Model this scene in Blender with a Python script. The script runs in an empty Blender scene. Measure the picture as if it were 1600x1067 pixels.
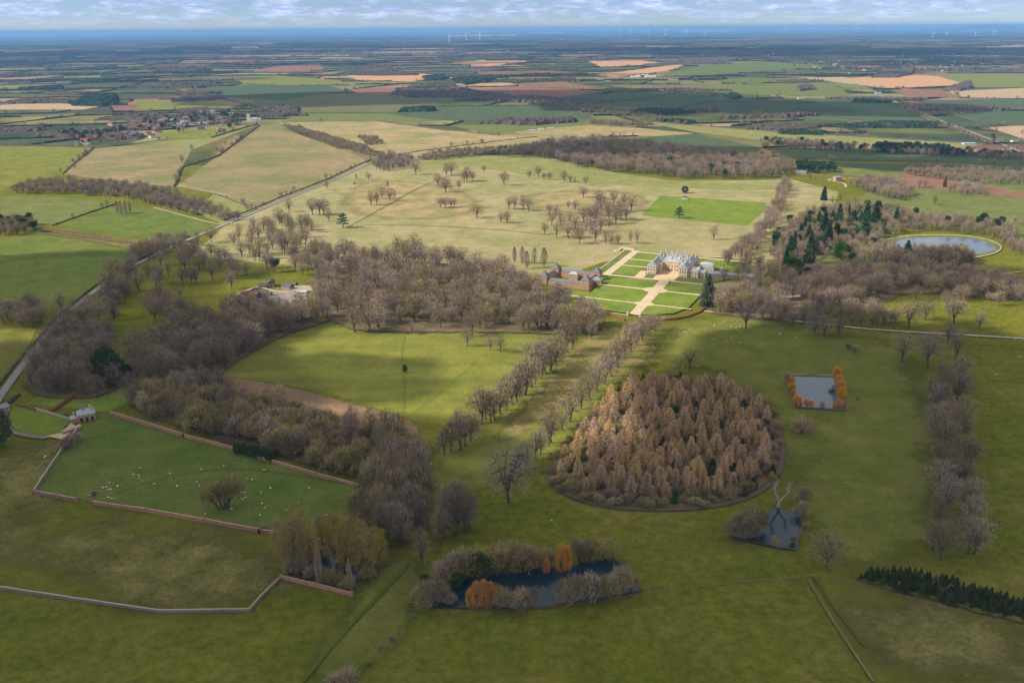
import bpy, math, random
import numpy as np
from mathutils import Vector, Matrix
from math import pi, sin, cos, radians, sqrt, atan2, exp
rnd = random.Random(7)
sc = bpy.context.scene
C = sc.collection

# ---------------------------------------------------------------- camera
CAMH = 300.0; FPX = 1386.0
PITCH = math.atan((533.5-45)/FPX); ROLL = math.atan(12/1600)
def HOR(x): return 45+(800-x)*12/1600
FWD = np.array([0, cos(PITCH), -sin(PITCH)])
_up = np.array([0, sin(PITCH), cos(PITCH)]); _r = np.array([1., 0, 0])
RT = _r*cos(ROLL) - _up*sin(ROLL); UP = _up*cos(ROLL) + _r*sin(ROLL)
def G(x, y, z=0.0):
    d = FWD*FPX + RT*(x-800) + UP*(533.5-y)
    t = (CAMH-z)/-d[2]
    return (d[0]*t, d[1]*t)
def PXL(X, Y, Z=0.0):
    v = np.array([X, Y, Z-CAMH]); f = v@FWD
    return (800+FPX*(v@RT)/f, 533.5-FPX*(v@UP)/f)
def PPM(X, Y):   # photo pixels per metre at that ground point
    return FPX/sqrt(X*X+Y*Y+CAMH*CAMH)
cd = bpy.data.cameras.new('camera'); cam = bpy.data.objects.new('camera', cd); C.objects.link(cam)
cd.sensor_width = 36; cd.lens = FPX/1600*36; cd.clip_start = 1; cd.clip_end = 300000
cam.matrix_world = Matrix(((RT[0], UP[0], -FWD[0], 0), (RT[1], UP[1], -FWD[1], 0), (RT[2], UP[2], -FWD[2], CAMH), (0, 0, 0, 1)))
sc.camera = cam

# ---------------------------------------------------------------- sun, sky, exposure
SUN_EL = radians(37); SUN_HEAD = radians(8)        # heading the light travels to, from +X
LDIR = np.array([cos(SUN_EL)*cos(SUN_HEAD), cos(SUN_EL)*sin(SUN_HEAD), -sin(SUN_EL)])
sd = bpy.data.lights.new('sun', 'SUN'); sun = bpy.data.objects.new('sun', sd); C.objects.link(sun)
sd.energy = 4.9; sd.angle = radians(0.5); sd.color = (1.0, 0.93, 0.82)
sun.rotation_euler = Vector(LDIR).to_track_quat('-Z', 'Y').to_euler()
sc.view_settings.view_transform = 'Standard'; sc.view_settings.look = 'None'
sc.view_settings.exposure = 0.56; sc.view_settings.gamma = 1
W = bpy.data.worlds.new('World'); sc.world = W; W.use_nodes = True
def world():
    nt = W.node_tree; N = nt.nodes; L = nt.links; N.clear()
    out = N.new('ShaderNodeOutputWorld'); bg = N.new('ShaderNodeBackground'); bg.inputs[1].default_value = 0.1
    sky = N.new('ShaderNodeTexSky'); sky.sky_type = 'NISHITA'; sky.sun_disc = False
    sky.sun_elevation = SUN_EL; sky.sun_rotation = atan2(-LDIR[0], -LDIR[1]) % (2*pi)
    sky.altitude = 300; sky.air_density = 1.0; sky.dust_density = 0.15; sky.ozone_density = 2.5
    tc = N.new('ShaderNodeTexCoord'); sep = N.new('ShaderNodeSeparateXYZ'); L.new(tc.outputs['Generated'], sep.inputs[0])
    def mth(op, a, b=None, c=None):
        n = N.new('ShaderNodeMath'); n.operation = op
        for i, v in enumerate((a, b, c)):
            if v is None: continue
            if isinstance(v, (int, float)): n.inputs[i].default_value = v
            else: L.new(v, n.inputs[i])
        return n.outputs[0]
    zc = mth('MAXIMUM', sep.outputs[2], 0.0)
    cb = N.new('ShaderNodeCombineXYZ')                          # cumulus seen almost edge-on: wide and flat near the horizon
    sq = mth('DIVIDE', mth('MULTIPLY', zc, 5.5), mth('ADD', mth('MULTIPLY', zc, 4.0), 1.0))
    L.new(sep.outputs[0], cb.inputs[0]); L.new(sep.outputs[1], cb.inputs[1]); L.new(sq, cb.inputs[2])
    n1 = N.new('ShaderNodeTexNoise'); n1.inputs['Scale'].default_value = 21; n1.inputs['Detail'].default_value = 8; n1.inputs['Roughness'].default_value = .6
    L.new(cb.outputs[0], n1.inputs['Vector'])
    r1 = N.new('ShaderNodeMapRange'); r1.inputs[1].default_value = .40; r1.inputs[2].default_value = .62; L.new(n1.outputs[0], r1.inputs[0])
    cov = mth('MULTIPLY', r1.outputs[0], mth('SMOOTH_MIN', mth('MULTIPLY', zc, 55), 1.0, 0.3))
    cov = mth('MAXIMUM', cov, mth('MULTIPLY', mth('SMOOTH_MIN', mth('MULTIPLY', zc, 3), 1.0, 0.2), .75))
    n2 = N.new('ShaderNodeTexNoise'); n2.inputs['Scale'].default_value = 55; n2.inputs['Detail'].default_value = 7; n2.inputs['Roughness'].default_value = .62; L.new(cb.outputs[0], n2.inputs['Vector'])
    r2 = N.new('ShaderNodeValToRGB'); L.new(n2.outputs[0], r2.inputs[0])
    r2.color_ramp.elements[0].position = .40; r2.color_ramp.elements[0].color = (2.4, 3.5, 6.7, 1)
    r2.color_ramp.elements[1].position = .64; r2.color_ramp.elements[1].color = (6.4, 6.8, 9.2, 1)
    # thick cloud overhead is neutral and bright
    hi = N.new('ShaderNodeMix'); hi.data_type = 'RGBA'; L.new(mth('SMOOTH_MIN', mth('MULTIPLY', zc, 4), 1.0, 0.2), hi.inputs[0]); L.new(r2.outputs[0], hi.inputs[6]); hi.inputs[7].default_value = (7.2, 6.9, 6.3, 1)
    # clear sky tone low down: cooler than the physical haze band
    tint = N.new('ShaderNodeMix'); tint.data_type = 'RGBA'; tint.blend_type = 'MULTIPLY'; tint.inputs[0].default_value = 1
    L.new(sky.outputs[0], tint.inputs[6])
    tr = N.new('ShaderNodeValToRGB'); L.new(mth('MULTIPLY', zc, 10), tr.inputs[0])
    tr.color_ramp.elements[0].color = (.52, .66, .95, 1); tr.color_ramp.elements[0].position = 0
    tr.color_ramp.elements[1].color = (.80, .88, 1.0, 1); tr.color_ramp.elements[1].position = 1
    e = tr.color_ramp.elements.new(.25); e.color = (.40, .54, .95, 1)
    L.new(tr.outputs[0], tint.inputs[7])
    mx = N.new('ShaderNodeMix'); mx.data_type = 'RGBA'
    L.new(mth('MULTIPLY', cov, .85), mx.inputs[0]); L.new(tint.outputs[2], mx.inputs[6]); L.new(hi.outputs[2], mx.inputs[7])
    L.new(mx.outputs[2], bg.inputs[0]); L.new(bg.outputs[0], out.inputs[0])
world()

# ---------------------------------------------------------------- helpers
def tag(o, label=None, cat=None, group=None, kind=None):
    if label: o['label'] = label
    if cat: o['category'] = cat
    if group: o['group'] = group
    if kind: o['kind'] = kind
    return o
def empty(name, x, y, z=0, rz=0, label=None, cat=None, group=None):
    o = bpy.data.objects.new(name, None); C.objects.link(o); o.location = (x, y, z); o.rotation_euler = (0, 0, rz)
    o.empty_display_size = 1
    return tag(o, label, cat, group)
def mesh(V, F, mats=None, mi=None, name='mesh'):
    me = bpy.data.meshes.new(name); me.from_pydata([tuple(v) for v in V], [], F)
    for m in (mats or []): me.materials.append(m)
    if mi: me.polygons.foreach_set('material_index', mi)
    me.update(); return me
def obj(name, me, parent=None):
    o = bpy.data.objects.new(name, me); C.objects.link(o)
    if parent: o.parent = parent
    return o
def copy_tree(o, parent=None):
    c = o.copy(); C.objects.link(c); c.parent = parent
    for ch in o.children: copy_tree(ch, c)
    return c
MATS = {}
def mat(name, c1, c2=None, scale=0.1, rough=.9, fine=0.0, rand=0.0, stretch=None, lo=.38, hi=.62, spec=.0, detail=5, rot=0.0, transl=0.0):
    """diffuse surface: noise between two base colours, optional fine speckle and per-object variation"""
    if name in MATS: return MATS[name]
    m = bpy.data.materials.new(name); m.use_nodes = True; nt = m.node_tree; N = nt.nodes; L = nt.links
    b = N['Principled BSDF']; b.inputs['Roughness'].default_value = rough; b.inputs['Specular IOR Level'].default_value = spec
    col = None
    c2 = c2 or c1
    geo = N.new('ShaderNodeNewGeometry'); src = geo.outputs['Position']
    if stretch:
        mp = N.new('ShaderNodeMapping'); mp.inputs['Rotation'].default_value = (0, 0, rot); mp.inputs['Scale'].default_value = stretch
        L.new(src, mp.inputs[0]); src = mp.outputs[0]
    n = N.new('ShaderNodeTexNoise'); n.inputs['Scale'].default_value = scale; n.inputs['Detail'].default_value = detail; n.inputs['Roughness'].default_value = .62
    L.new(src, n.inputs['Vector'])
    r = N.new('ShaderNodeMapRange'); r.inputs[1].default_value = lo; r.inputs[2].default_value = hi; L.new(n.outputs[0], r.inputs[0])
    mx = N.new('ShaderNodeMix'); mx.data_type = 'RGBA'; L.new(r.outputs[0], mx.inputs[0])
    mx.inputs[6].default_value = (*c1, 1); mx.inputs[7].default_value = (*c2, 1); col = mx.outputs[2]
    if fine:
        n2 = N.new('ShaderNodeTexNoise'); n2.inputs['Scale'].default_value = .35; n2.inputs['Detail'].default_value = 6; n2.inputs['Roughness'].default_value = .75
        L.new(geo.outputs['Position'], n2.inputs['Vector'])
        r2 = N.new('ShaderNodeMapRange'); r2.inputs[1].default_value = .3; r2.inputs[2].default_value = .7
        r2.inputs[3].default_value = 1-fine; r2.inputs[4].default_value = 1+fine; L.new(n2.outputs[0], r2.inputs[0])
        vm = N.new('ShaderNodeVectorMath'); vm.operation = 'SCALE'; L.new(col, vm.inputs[0]); L.new(r2.outputs[0], vm.inputs['Scale']); col = vm.outputs[0]
    if fine:
        n3 = N.new('ShaderNodeTexNoise'); n3.inputs['Scale'].default_value = .045; n3.inputs['Detail'].default_value = 9; n3.inputs['Roughness'].default_value = .7
        L.new(geo.outputs['Position'], n3.inputs['Vector'])
        r3 = N.new('ShaderNodeMapRange'); r3.inputs[1].default_value = .32; r3.inputs[2].default_value = .68; r3.inputs[3].default_value = 1-fine*.8; r3.inputs[4].default_value = 1+fine*.8; L.new(n3.outputs[0], r3.inputs[0])
        v3 = N.new('ShaderNodeVectorMath'); v3.operation = 'SCALE'; L.new(col, v3.inputs[0]); L.new(r3.outputs[0], v3.inputs['Scale']); col = v3.outputs[0]
    if rand:
        oi = N.new('ShaderNodeObjectInfo')
        hs = N.new('ShaderNodeHueSaturation'); L.new(col, hs.inputs['Color'])
        a = N.new('ShaderNodeMapRange'); a.inputs[3].default_value = 1-rand; a.inputs[4].default_value = 1+rand; L.new(oi.outputs['Random'], a.inputs[0]); L.new(a.outputs[0], hs.inputs['Value'])
        w = N.new('ShaderNodeMath'); w.operation = 'FRACT'; w2 = N.new('ShaderNodeMath'); w2.operation = 'MULTIPLY'; w2.inputs[1].default_value = 17.3
        L.new(oi.outputs['Random'], w2.inputs[0]); L.new(w2.outputs[0], w.inputs[0])
        a2 = N.new('ShaderNodeMapRange'); a2.inputs[3].default_value = .5-.05*rand*2; a2.inputs[4].default_value = .5+.05*rand*2; L.new(w.outputs[0], a2.inputs[0]); L.new(a2.outputs[0], hs.inputs['Hue'])
        a3 = N.new('ShaderNodeMapRange'); a3.inputs[3].default_value = 1-rand; a3.inputs[4].default_value = 1+rand; L.new(w.outputs[0], a3.inputs[0]); L.new(a3.outputs[0], hs.inputs['Saturation'])
        col = hs.outputs[0]
    L.new(col, b.inputs['Base Color'])
    MATS[name] = m; return m
def prism(V, F, x0, x1, y0, y1, z0, z1, M=None):
    b = len(V); P = [(x0, y0, z0), (x1, y0, z0), (x1, y1, z0), (x0, y1, z0), (x0, y0, z1), (x1, y0, z1), (x1, y1, z1), (x0, y1, z1)]
    V += [M(p) if M else p for p in P]
    F += [(b, b+3, b+2, b+1), (b+4, b+5, b+6, b+7), (b, b+1, b+5, b+4), (b+1, b+2, b+6, b+5), (b+2, b+3, b+7, b+6), (b+3, b, b+4, b+7)]
def tube(V, F, pts, rad, n=5, cap=True):
    base = len(V)
    for i, p in enumerate(pts):
        p = Vector(p); q = Vector(pts[min(i+1, len(pts)-1)]) - Vector(pts[max(i-1, 0)])
        q = q.normalized() if q.length > 1e-6 else Vector((0, 0, 1))
        a = q.cross(Vector((.3, .9, .2))).normalized(); b = q.cross(a)
        for k in range(n):
            t = 2*pi*k/n; V.append(p + (a*cos(t)+b*sin(t))*rad[i])
    for i in range(len(pts)-1):
        for k in range(n):
            k2 = (k+1) % n; o = base+i*n
            F.append((o+k, o+k2, o+n+k2, o+n+k))
    if cap: F.append(tuple(base+(len(pts)-1)*n+k for k in range(n)))
def inpoly(x, y, P):
    c = False; j = len(P)-1
    for i in range(len(P)):
        xi, yi = P[i]; xj, yj = P[j]
        if (yi > y) != (yj > y) and x < (xj-xi)*(y-yi)/(yj-yi)+xi: c = not c
        j = i
    return c
def gpoly(P): return [G(*p) for p in P]
def smooth(P, it=2, closed=True):
    for _ in range(it):
        Q = []; n = len(P)
        for i in range(n if closed else n-1):
            a, b = P[i], P[(i+1) % n]
            Q += [(a[0]*.75+b[0]*.25, a[1]*.75+b[1]*.25), (a[0]*.25+b[0]*.75, a[1]*.25+b[1]*.75)]
        if not closed: Q = [P[0]]+Q+[P[-1]]
        P = Q
    return P

# ---------------------------------------------------------------- colours of the land
GREENS = {
 'olive': ((.108, .122, .019), (.165, .140, .040)), 'park': ((.104, .120, .020), (.138, .136, .032)),
 'bright': ((.086, .124, .024), (.118, .138, .034)), 'mid': ((.108, .130, .036), (.140, .150, .046)),
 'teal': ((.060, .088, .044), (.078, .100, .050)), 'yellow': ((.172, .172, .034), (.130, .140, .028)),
 'pale': ((.215, .205, .075), (.170, .180, .055)), 'straw': ((.290, .240, .125), (.205, .200, .080)),
 'tan': ((.330, .235, .125), (.190, .185, .070)), 'soil': ((.180, .095, .062), (.210, .120, .080)),
 'orange': ((.400, .215, .100), (.430, .260, .140)), 'sand': ((.360, .270, .165), (.320, .220, .130)),
 'pink': ((.245, .180, .095), (.150, .152, .056)), 'lawn': ((.120, .165, .024), (.150, .190, .034)),
 'leaf': ((.150, .105, .065), (.095, .085, .038)), 'bracken': ((.230, .135, .085), (.170, .125, .065)),
 'dull': ((.105, .112, .042), (.135, .125, .055)), 'worn': ((.220, .165, .070), (.155, .150, .038))}
def land(kind, scale=None, stretch=None, rot=0):
    c1, c2 = GREENS[kind]
    sc_ = scale or {'straw': .012, 'tan': .008, 'pink': .007, 'olive': .03}.get(kind, .02)
    return mat('%s_ground_%s_%s' % (kind, sc_, round(rot, 1)), c1, c2, sc_, fine=.24, stretch=stretch, rot=rot, detail=10, lo=.38, hi=.62)
ZN = [0.03]
HANDPOLY = []
def flat(name, P, m, z=None, kind='structure', px=True, smoothit=0, keep=True):
    if px: P = gpoly(P)
    if smoothit: P = smooth(P, smoothit)
    if z is None: ZN[0] += .012; z = ZN[0]
    if keep: HANDPOLY.append(P)
    me = mesh([(x, y, 0) for x, y in P], [tuple(range(len(P)))], [m])
    if me.polygons[0].normal.z < 0: me.flip_normals()
    o = obj(name, me); o.location.z = z
    return tag(o, kind=kind)
def soft_mat(m, nscale):
    k = m.name+'_fading_%s' % nscale
    if k in MATS: return MATS[k]
    q = m.copy(); q.name = k; nt = q.node_tree; N = nt.nodes; L = nt.links; out = N['Material Output']; b = N['Principled BSDF']
    at = N.new('ShaderNodeAttribute'); at.attribute_name = 'fade'; geo = N.new('ShaderNodeNewGeometry')
    n = N.new('ShaderNodeTexNoise'); n.inputs['Scale'].default_value = nscale; n.inputs['Detail'].default_value = 7; n.inputs['Roughness'].default_value = .7; L.new(geo.outputs['Position'], n.inputs['Vector'])
    ad = N.new('ShaderNodeMath'); ad.operation = 'ADD'; L.new(at.outputs['Fac'], ad.inputs[0]); L.new(n.outputs[0], ad.inputs[1])
    mr = N.new('ShaderNodeMapRange'); mr.interpolation_type = 'SMOOTHSTEP'; mr.inputs[1].default_value = .72; mr.inputs[2].default_value = 1.12; L.new(ad.outputs[0], mr.inputs[0])
    tr = N.new('ShaderNodeBsdfTransparent'); mx = N.new('ShaderNodeMixShader'); L.new(mr.outputs[0], mx.inputs[0]); L.new(tr.outputs[0], mx.inputs[1]); L.new(b.outputs[0], mx.inputs[2]); L.new(mx.outputs[0], out.inputs['Surface'])
    MATS[k] = q; return q
def soft(name, P, m, w=14, ns=.06, px=True, sm=2):
    """a patch of ground that fades raggedly into what lies around it"""
    if px: P = gpoly(P)
    P = smooth(P, sm); Q = np.array(P); E = np.roll(Q, -1, 0)-Q; EL = (E**2).sum(1)+1e-9
    st = max(2.5, w/4); xs = np.arange(Q[:, 0].min()-w, Q[:, 0].max()+w, st); ys = np.arange(Q[:, 1].min()-w, Q[:, 1].max()+w, st)
    V = []; F = []; fd = []; idx = {}
    for j, y in enumerate(ys):
        for i, x in enumerate(xs):
            d = np.array([x, y])-Q; t = np.clip((d*E).sum(1)/EL, 0, 1)[:, None]; dm = sqrt(((d-t*E)**2).sum(1).min())
            if not inpoly(x, y, P): dm = -dm
            idx[i, j] = len(V); V.append((x, y, 0)); fd.append(min(1, max(0, .5+dm/w)))
    for j in range(len(ys)-1):
        for i in range(len(xs)-1):
            q = (idx[i, j], idx[i+1, j], idx[i+1, j+1], idx[i, j+1])
            if max(fd[k] for k in q) > 0: F.append(q)
    me = mesh(V, F, [soft_mat(m, ns)]); at = me.attributes.new('fade', 'FLOAT', 'POINT'); at.data.foreach_set('value', fd)
    ZN[0] += .012; o = obj(name, me); o.location.z = ZN[0]; return tag(o, kind='structure')
def ribbon(name, P, w, m, z=None, px=True, sm=2):
    if px: P = [G(*p) for p in P]
    if sm: P = smooth(P, sm, closed=False)
    if z is None: ZN[0] += .012; z = ZN[0]
    V = []; F = []
    for i, p in enumerate(P):
        a = P[max(i-1, 0)]; b = P[min(i+1, len(P)-1)]
        dx, dy = b[0]-a[0], b[1]-a[1]; l = math.hypot(dx, dy) or 1
        nx, ny = -dy/l*w/2, dx/l*w/2
        V += [(p[0]+nx, p[1]+ny, z), (p[0]-nx, p[1]-ny, z)]
        if i: F.append((2*i-2, 2*i-1, 2*i+1, 2*i))
    return tag(obj(name, mesh(V, F, [m])), kind='structure')

# ground: one sheet to the horizon; far away it carries a field pattern of its own
def ground():
    m = bpy.data.materials.new('countryside'); m.use_nodes = True; nt = m.node_tree; N = nt.nodes; L = nt.links
    b = N['Principled BSDF']; b.inputs['Roughness'].default_value = .95; b.inputs['Specular IOR Level'].default_value = 0
    geo = N.new('ShaderNodeNewGeometry')
    def noise(s, d=6, rough=.62):
        n = N.new('ShaderNodeTexNoise'); n.inputs['Scale'].default_value = s; n.inputs['Detail'].default_value = d; n.inputs['Roughness'].default_value = rough
        L.new(geo.outputs['Position'], n.inputs['Vector']); return n.outputs[0]
    def ramp(src, els):
        r = N.new('ShaderNodeValToRGB'); L.new(src, r.inputs[0])
        while len(r.color_ramp.elements) < len(els): r.color_ramp.elements.new(.5)
        for e, (p, c) in zip(r.color_ramp.elements, els): e.position = p; e.color = (*c, 1)
        return r.outputs[0]
    near = ramp(noise(.011, 12, .68), [(.32, (.084, .105, .010)), (.44, (.106, .112, .012)), (.54, (.122, .118, .016)), (.66, (.150, .134, .032))])
    fine = N.new('ShaderNodeMapRange'); fine.inputs[1].default_value = .3; fine.inputs[2].default_value = .7; fine.inputs[3].default_value = .62; fine.inputs[4].default_value = 1.42
    L.new(noise(.16, 10, .8), fine.inputs[0])
    sc1 = N.new('ShaderNodeVectorMath'); sc1.operation = 'SCALE'; L.new(near, sc1.inputs[0]); L.new(fine.outputs[0], sc1.inputs['Scale'])
    md = N.new('ShaderNodeMapRange'); md.inputs[1].default_value = .34; md.inputs[2].default_value = .66; md.inputs[3].default_value = .88; md.inputs[4].default_value = 1.14; L.new(noise(.04, 10, .68), md.inputs[0])
    sc2 = N.new('ShaderNodeVectorMath'); sc2.operation = 'SCALE'; L.new(sc1.outputs[0], sc2.inputs[0]); L.new(md.outputs[0], sc2.inputs['Scale']); sc1 = sc2
    # far: voronoi fields
    vo = N.new('ShaderNodeTexVoronoi'); vo.inputs['Scale'].default_value = 1/520; L.new(geo.outputs['Position'], vo.inputs['Vector'])
    sp = N.new('ShaderNodeSeparateColor'); L.new(vo.outputs['Color'], sp.inputs[0])
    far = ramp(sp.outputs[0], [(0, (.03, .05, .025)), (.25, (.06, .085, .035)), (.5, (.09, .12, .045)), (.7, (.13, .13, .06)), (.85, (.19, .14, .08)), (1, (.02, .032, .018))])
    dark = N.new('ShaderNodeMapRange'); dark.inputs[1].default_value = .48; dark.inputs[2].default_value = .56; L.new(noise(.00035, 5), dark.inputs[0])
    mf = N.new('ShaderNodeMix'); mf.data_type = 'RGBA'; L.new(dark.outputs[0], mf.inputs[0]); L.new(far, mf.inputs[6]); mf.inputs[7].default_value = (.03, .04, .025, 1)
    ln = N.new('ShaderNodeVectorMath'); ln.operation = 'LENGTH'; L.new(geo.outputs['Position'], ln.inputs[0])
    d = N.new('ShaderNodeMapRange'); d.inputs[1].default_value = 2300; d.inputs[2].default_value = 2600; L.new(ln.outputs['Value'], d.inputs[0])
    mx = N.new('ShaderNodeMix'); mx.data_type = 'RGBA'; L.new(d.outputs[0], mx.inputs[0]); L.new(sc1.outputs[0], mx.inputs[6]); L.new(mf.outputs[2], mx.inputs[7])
    L.new(mx.outputs[2], b.inputs['Base Color'])
    R = 90000
    V = []; F = []; n = 24
    rs = [0, 600, 2000, 6000, 20000, 50000, R]
    V.append((0, 0, 0))
    for r in rs[1:]:
        for k in range(n*2): V.append((r*cos(2*pi*k/(n*2)), r*sin(2*pi*k/(n*2)), 0))
    m2 = n*2
    for k in range(m2): F.append((0, 1+k, 1+(k+1) % m2))
    for j in range(len(rs)-2):
        for k in range(m2): a = 1+j*m2+k; c = 1+j*m2+(k+1) % m2; F.append((a, a+m2, c+m2, c))
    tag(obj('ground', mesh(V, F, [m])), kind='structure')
ground()

# ---------------------------------------------------------------- near fields and park
def field(P, kind, sm=0, scale=None, stretch=None, rot=0, name='field'): return flat(name, P, land(kind, scale, stretch, rot), smoothit=sm)
# parkland of pale winter grass behind the great wood
field([(330, 372), (352, 352), (400, 331), (440, 314), (520, 284), (562, 264), (600, 250), (640, 252), (760, 243), (850, 240), (905, 266), (990, 276), (1060, 283), (1190, 282),
       (1235, 280), (1310, 300), (1300, 330), (1240, 350), (1190, 440), (1110, 480), (1090, 430), (1000, 400), (940, 410), (860, 440), (800, 425), (640, 420), (520, 420), (400, 410), (300, 400)], 'straw', name='parkland')
field([(630, 258), (700, 243), (860, 245), (1000, 280), (1220, 290), (1215, 300), (1000, 292), (880, 285), (760, 262)], 'pale', sm=1, scale=.02, name='grass')
field([(1032, 306), (1198, 317), (1192, 332), (1167, 353), (1002, 337)], 'lawn', name='playing_field')
field([(1300, 335), (1420, 262), (1600, 262), (1600, 330), (1600, 380), (1560, 360), (1400, 330), (1330, 345)], 'mid', sm=1, name='grass')
field([(1205, 360), (1320, 330), (1400, 332), (1400, 400), (1330, 430), (1240, 440)], 'mid', name='grass')
field([(1390, 262), (1600, 300), (1600, 312), (1560, 305), (1480, 297), (1400, 290)], 'soil', sm=1, name='bare_soil')
# meadow in the sun between the woods
field([(350, 568), (400, 545), (450, 520), (520, 498), (560, 520), (640, 515), (830, 517), (860, 545), (830, 590), (760, 640), (700, 665), (640, 655), (520, 615), (440, 600), (350, 588)], 'yellow', name='meadow',
      scale=.03, stretch=(.12, 1.3, 1), rot=.15)
soft('bracken', [(335, 585), (440, 602), (520, 622), (600, 645), (655, 662), (650, 690), (560, 672), (460, 645), (400, 630), (320, 600)], land('bracken', .08), 8, .1, sm=1)
# avenue ground, east park
soft('meadow', [(830, 560), (880, 540), (1000, 495), (1020, 510), (960, 590), (900, 680), (820, 740), (700, 770), (660, 730), (700, 680), (780, 640)], land('yellow', .03), 40, .03)
soft('worn_grass', [(885, 550), (930, 522), (1000, 500), (985, 525), (930, 575), (870, 640), (800, 685), (770, 690), (850, 610)], land('worn', .05), 26, .045)
soft('worn_grass', [(1010, 515), (1045, 505), (1030, 540), (985, 585), (960, 590)], land('worn', .05), 26, .045)
soft('straw_grass', [(150, 835), (300, 838), (420, 870), (420, 920), (330, 935), (180, 900), (60, 860)], mat('dry_foreground_grass', (.170, .145, .052), (.125, .125, .030), .05, fine=.40), 110, .02)
soft('straw_grass', [(1340, 925), (1450, 950), (1590, 1000), (1600, 1067), (1500, 1060), (1390, 1000)], mat('dry_foreground_grass', (.170, .145, .052), (.125, .125, .030), .05, fine=.40), 110, .02)
soft('straw_grass', [(60, 700), (100, 720), (40, 800), (0, 870), (-60, 800), (0, 720)], mat('dry_foreground_grass', (.170, .145, .052), (.125, .125, .030), .05, fine=.40), 110, .02)
soft('straw_grass', [(560, 280), (700, 290), (760, 330), (640, 345), (540, 330)], land('tan', .02), 90, .02)
soft('straw_grass', [(820, 300), (1000, 300), (1000, 335), (850, 330)], land('tan', .02), 90, .02)
soft('straw_grass', [(360, 205), (460, 220), (520, 250), (430, 275), (330, 260)], land('worn', .01), 120, .01)
soft('grass', [(1000, 520), (1120, 490), (1250, 515), (1400, 540), (1430, 620), (1440, 760), (1430, 860), (1300, 880), (1230, 700), (1180, 600), (1050, 560)], land('park'), 90, .02)
# walled paddock and the small lawns of the lodge
field([(165, 645), (568, 762), (515, 842), (52, 770), (122, 668)], 'bright', name='paddock', scale=.015)
field([(15, 640), (30, 632), (118, 655), (112, 668), (80, 683), (40, 680), (18, 665)], 'lawn', name='lawn')
field([(40, 632), (72, 612), (190, 605), (200, 630), (165, 645), (125, 640)], 'lawn', name='lawn')
soft('grass', [(600, 880), (650, 870), (650, 950), (560, 1067), (470, 1067), (560, 935)], land('park'), 30, .04)
# fields left of the road
field([(275, 292), (405, 197), (432, 198), (567, 247), (575, 258), (520, 280), (440, 312), (400, 328), (335, 303)], 'pink', scale=.006)
field([(100, 273), (150, 232), (262, 222), (302, 230), (288, 255), (272, 292), (200, 287)], 'pink', scale=.009, rot=1)
field([(0, 228), (145, 230), (98, 273), (20, 290), (0, 300)], 'yellow')
field([(0, 306), (110, 309), (181, 319), (82, 352), (0, 347)], 'mid')
field([(88, 353), (183, 320), (300, 338), (347, 352), (290, 376), (240, 377)], 'bright')
field([(0, 374), (62, 366), (200, 390), (210, 398), (160, 440), (95, 487), (60, 470), (0, 463)], 'bright', scale=.008)
field([(0, 515), (60, 512), (35, 560), (0, 600)], 'olive')
field([(335, 303), (400, 328), (348, 351), (300, 330)], 'pale')
field([(310, 200), (400, 197), (285, 240), (262, 222), (200, 226), (240, 212)], 'pale')
field([(275, 203), (230, 213), (262, 221), (330, 216), (395, 200)], 'yellow')
# fields behind the park
field([(445, 192), (590, 190), (700, 205), (870, 207), (860, 222), (760, 238), (640, 246), (600, 242), (560, 225)], 'tan', scale=.009)
field([(700, 196), (860, 194), (935, 193), (870, 207), (770, 212)], 'mid')
field([(800, 207), (935, 194), (1085, 209), (1060, 214), (960, 212), (880, 222)], 'tan')
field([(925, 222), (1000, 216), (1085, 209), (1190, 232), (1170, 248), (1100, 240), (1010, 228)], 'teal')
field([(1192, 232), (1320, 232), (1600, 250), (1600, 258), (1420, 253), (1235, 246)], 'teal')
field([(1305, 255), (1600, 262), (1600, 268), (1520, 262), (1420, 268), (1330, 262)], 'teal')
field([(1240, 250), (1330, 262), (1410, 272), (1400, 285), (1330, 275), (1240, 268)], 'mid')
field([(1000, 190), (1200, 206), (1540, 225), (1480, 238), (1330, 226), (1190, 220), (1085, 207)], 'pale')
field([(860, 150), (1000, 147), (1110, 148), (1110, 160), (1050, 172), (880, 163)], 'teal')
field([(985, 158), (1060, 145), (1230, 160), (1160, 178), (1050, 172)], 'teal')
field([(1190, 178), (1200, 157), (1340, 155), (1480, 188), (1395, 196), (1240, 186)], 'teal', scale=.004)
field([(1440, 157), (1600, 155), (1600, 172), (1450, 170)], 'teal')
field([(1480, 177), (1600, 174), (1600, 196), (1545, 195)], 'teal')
field([(1545, 200), (1600, 196), (1600, 218)], 'sand')
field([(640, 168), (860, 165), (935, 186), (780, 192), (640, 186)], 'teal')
field([(340, 152), (560, 146), (620, 150), (700, 160), (620, 176), (470, 176), (400, 168)], 'dull')
field([(470, 178), (600, 178), (690, 190), (590, 190), (440, 190)], 'mid')
field([(290, 140), (400, 132), (510, 133), (540, 142), (440, 158), (350, 152)], 'teal')
field([(370, 124), (440, 119), (530, 126), (545, 133), (450, 135), (380, 132)], 'yellow')
field([(215, 155), (268, 160), (355, 152), (400, 160), (340, 173), (215, 172)], 'yellow')
field([(300, 157), (350, 153), (400, 158), (370, 166)], 'pink')
field([(545, 140), (610, 138), (640, 150), (560, 147)], 'soil')
field([(720, 141), (820, 136), (945, 143), (850, 156), (745, 155)], 'soil')
field([(800, 132), (880, 128), (940, 140), (830, 136)], 'soil')
field([(0, 165), (70, 160), (155, 167), (130, 172), (0, 172)], 'sand')
field([(1320, 123), (1420, 116), (1500, 122), (1512, 133), (1380, 139)], 'orange')
field([(1240, 121), (1320, 121), (1380, 138), (1330, 132)], 'sand')
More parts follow.
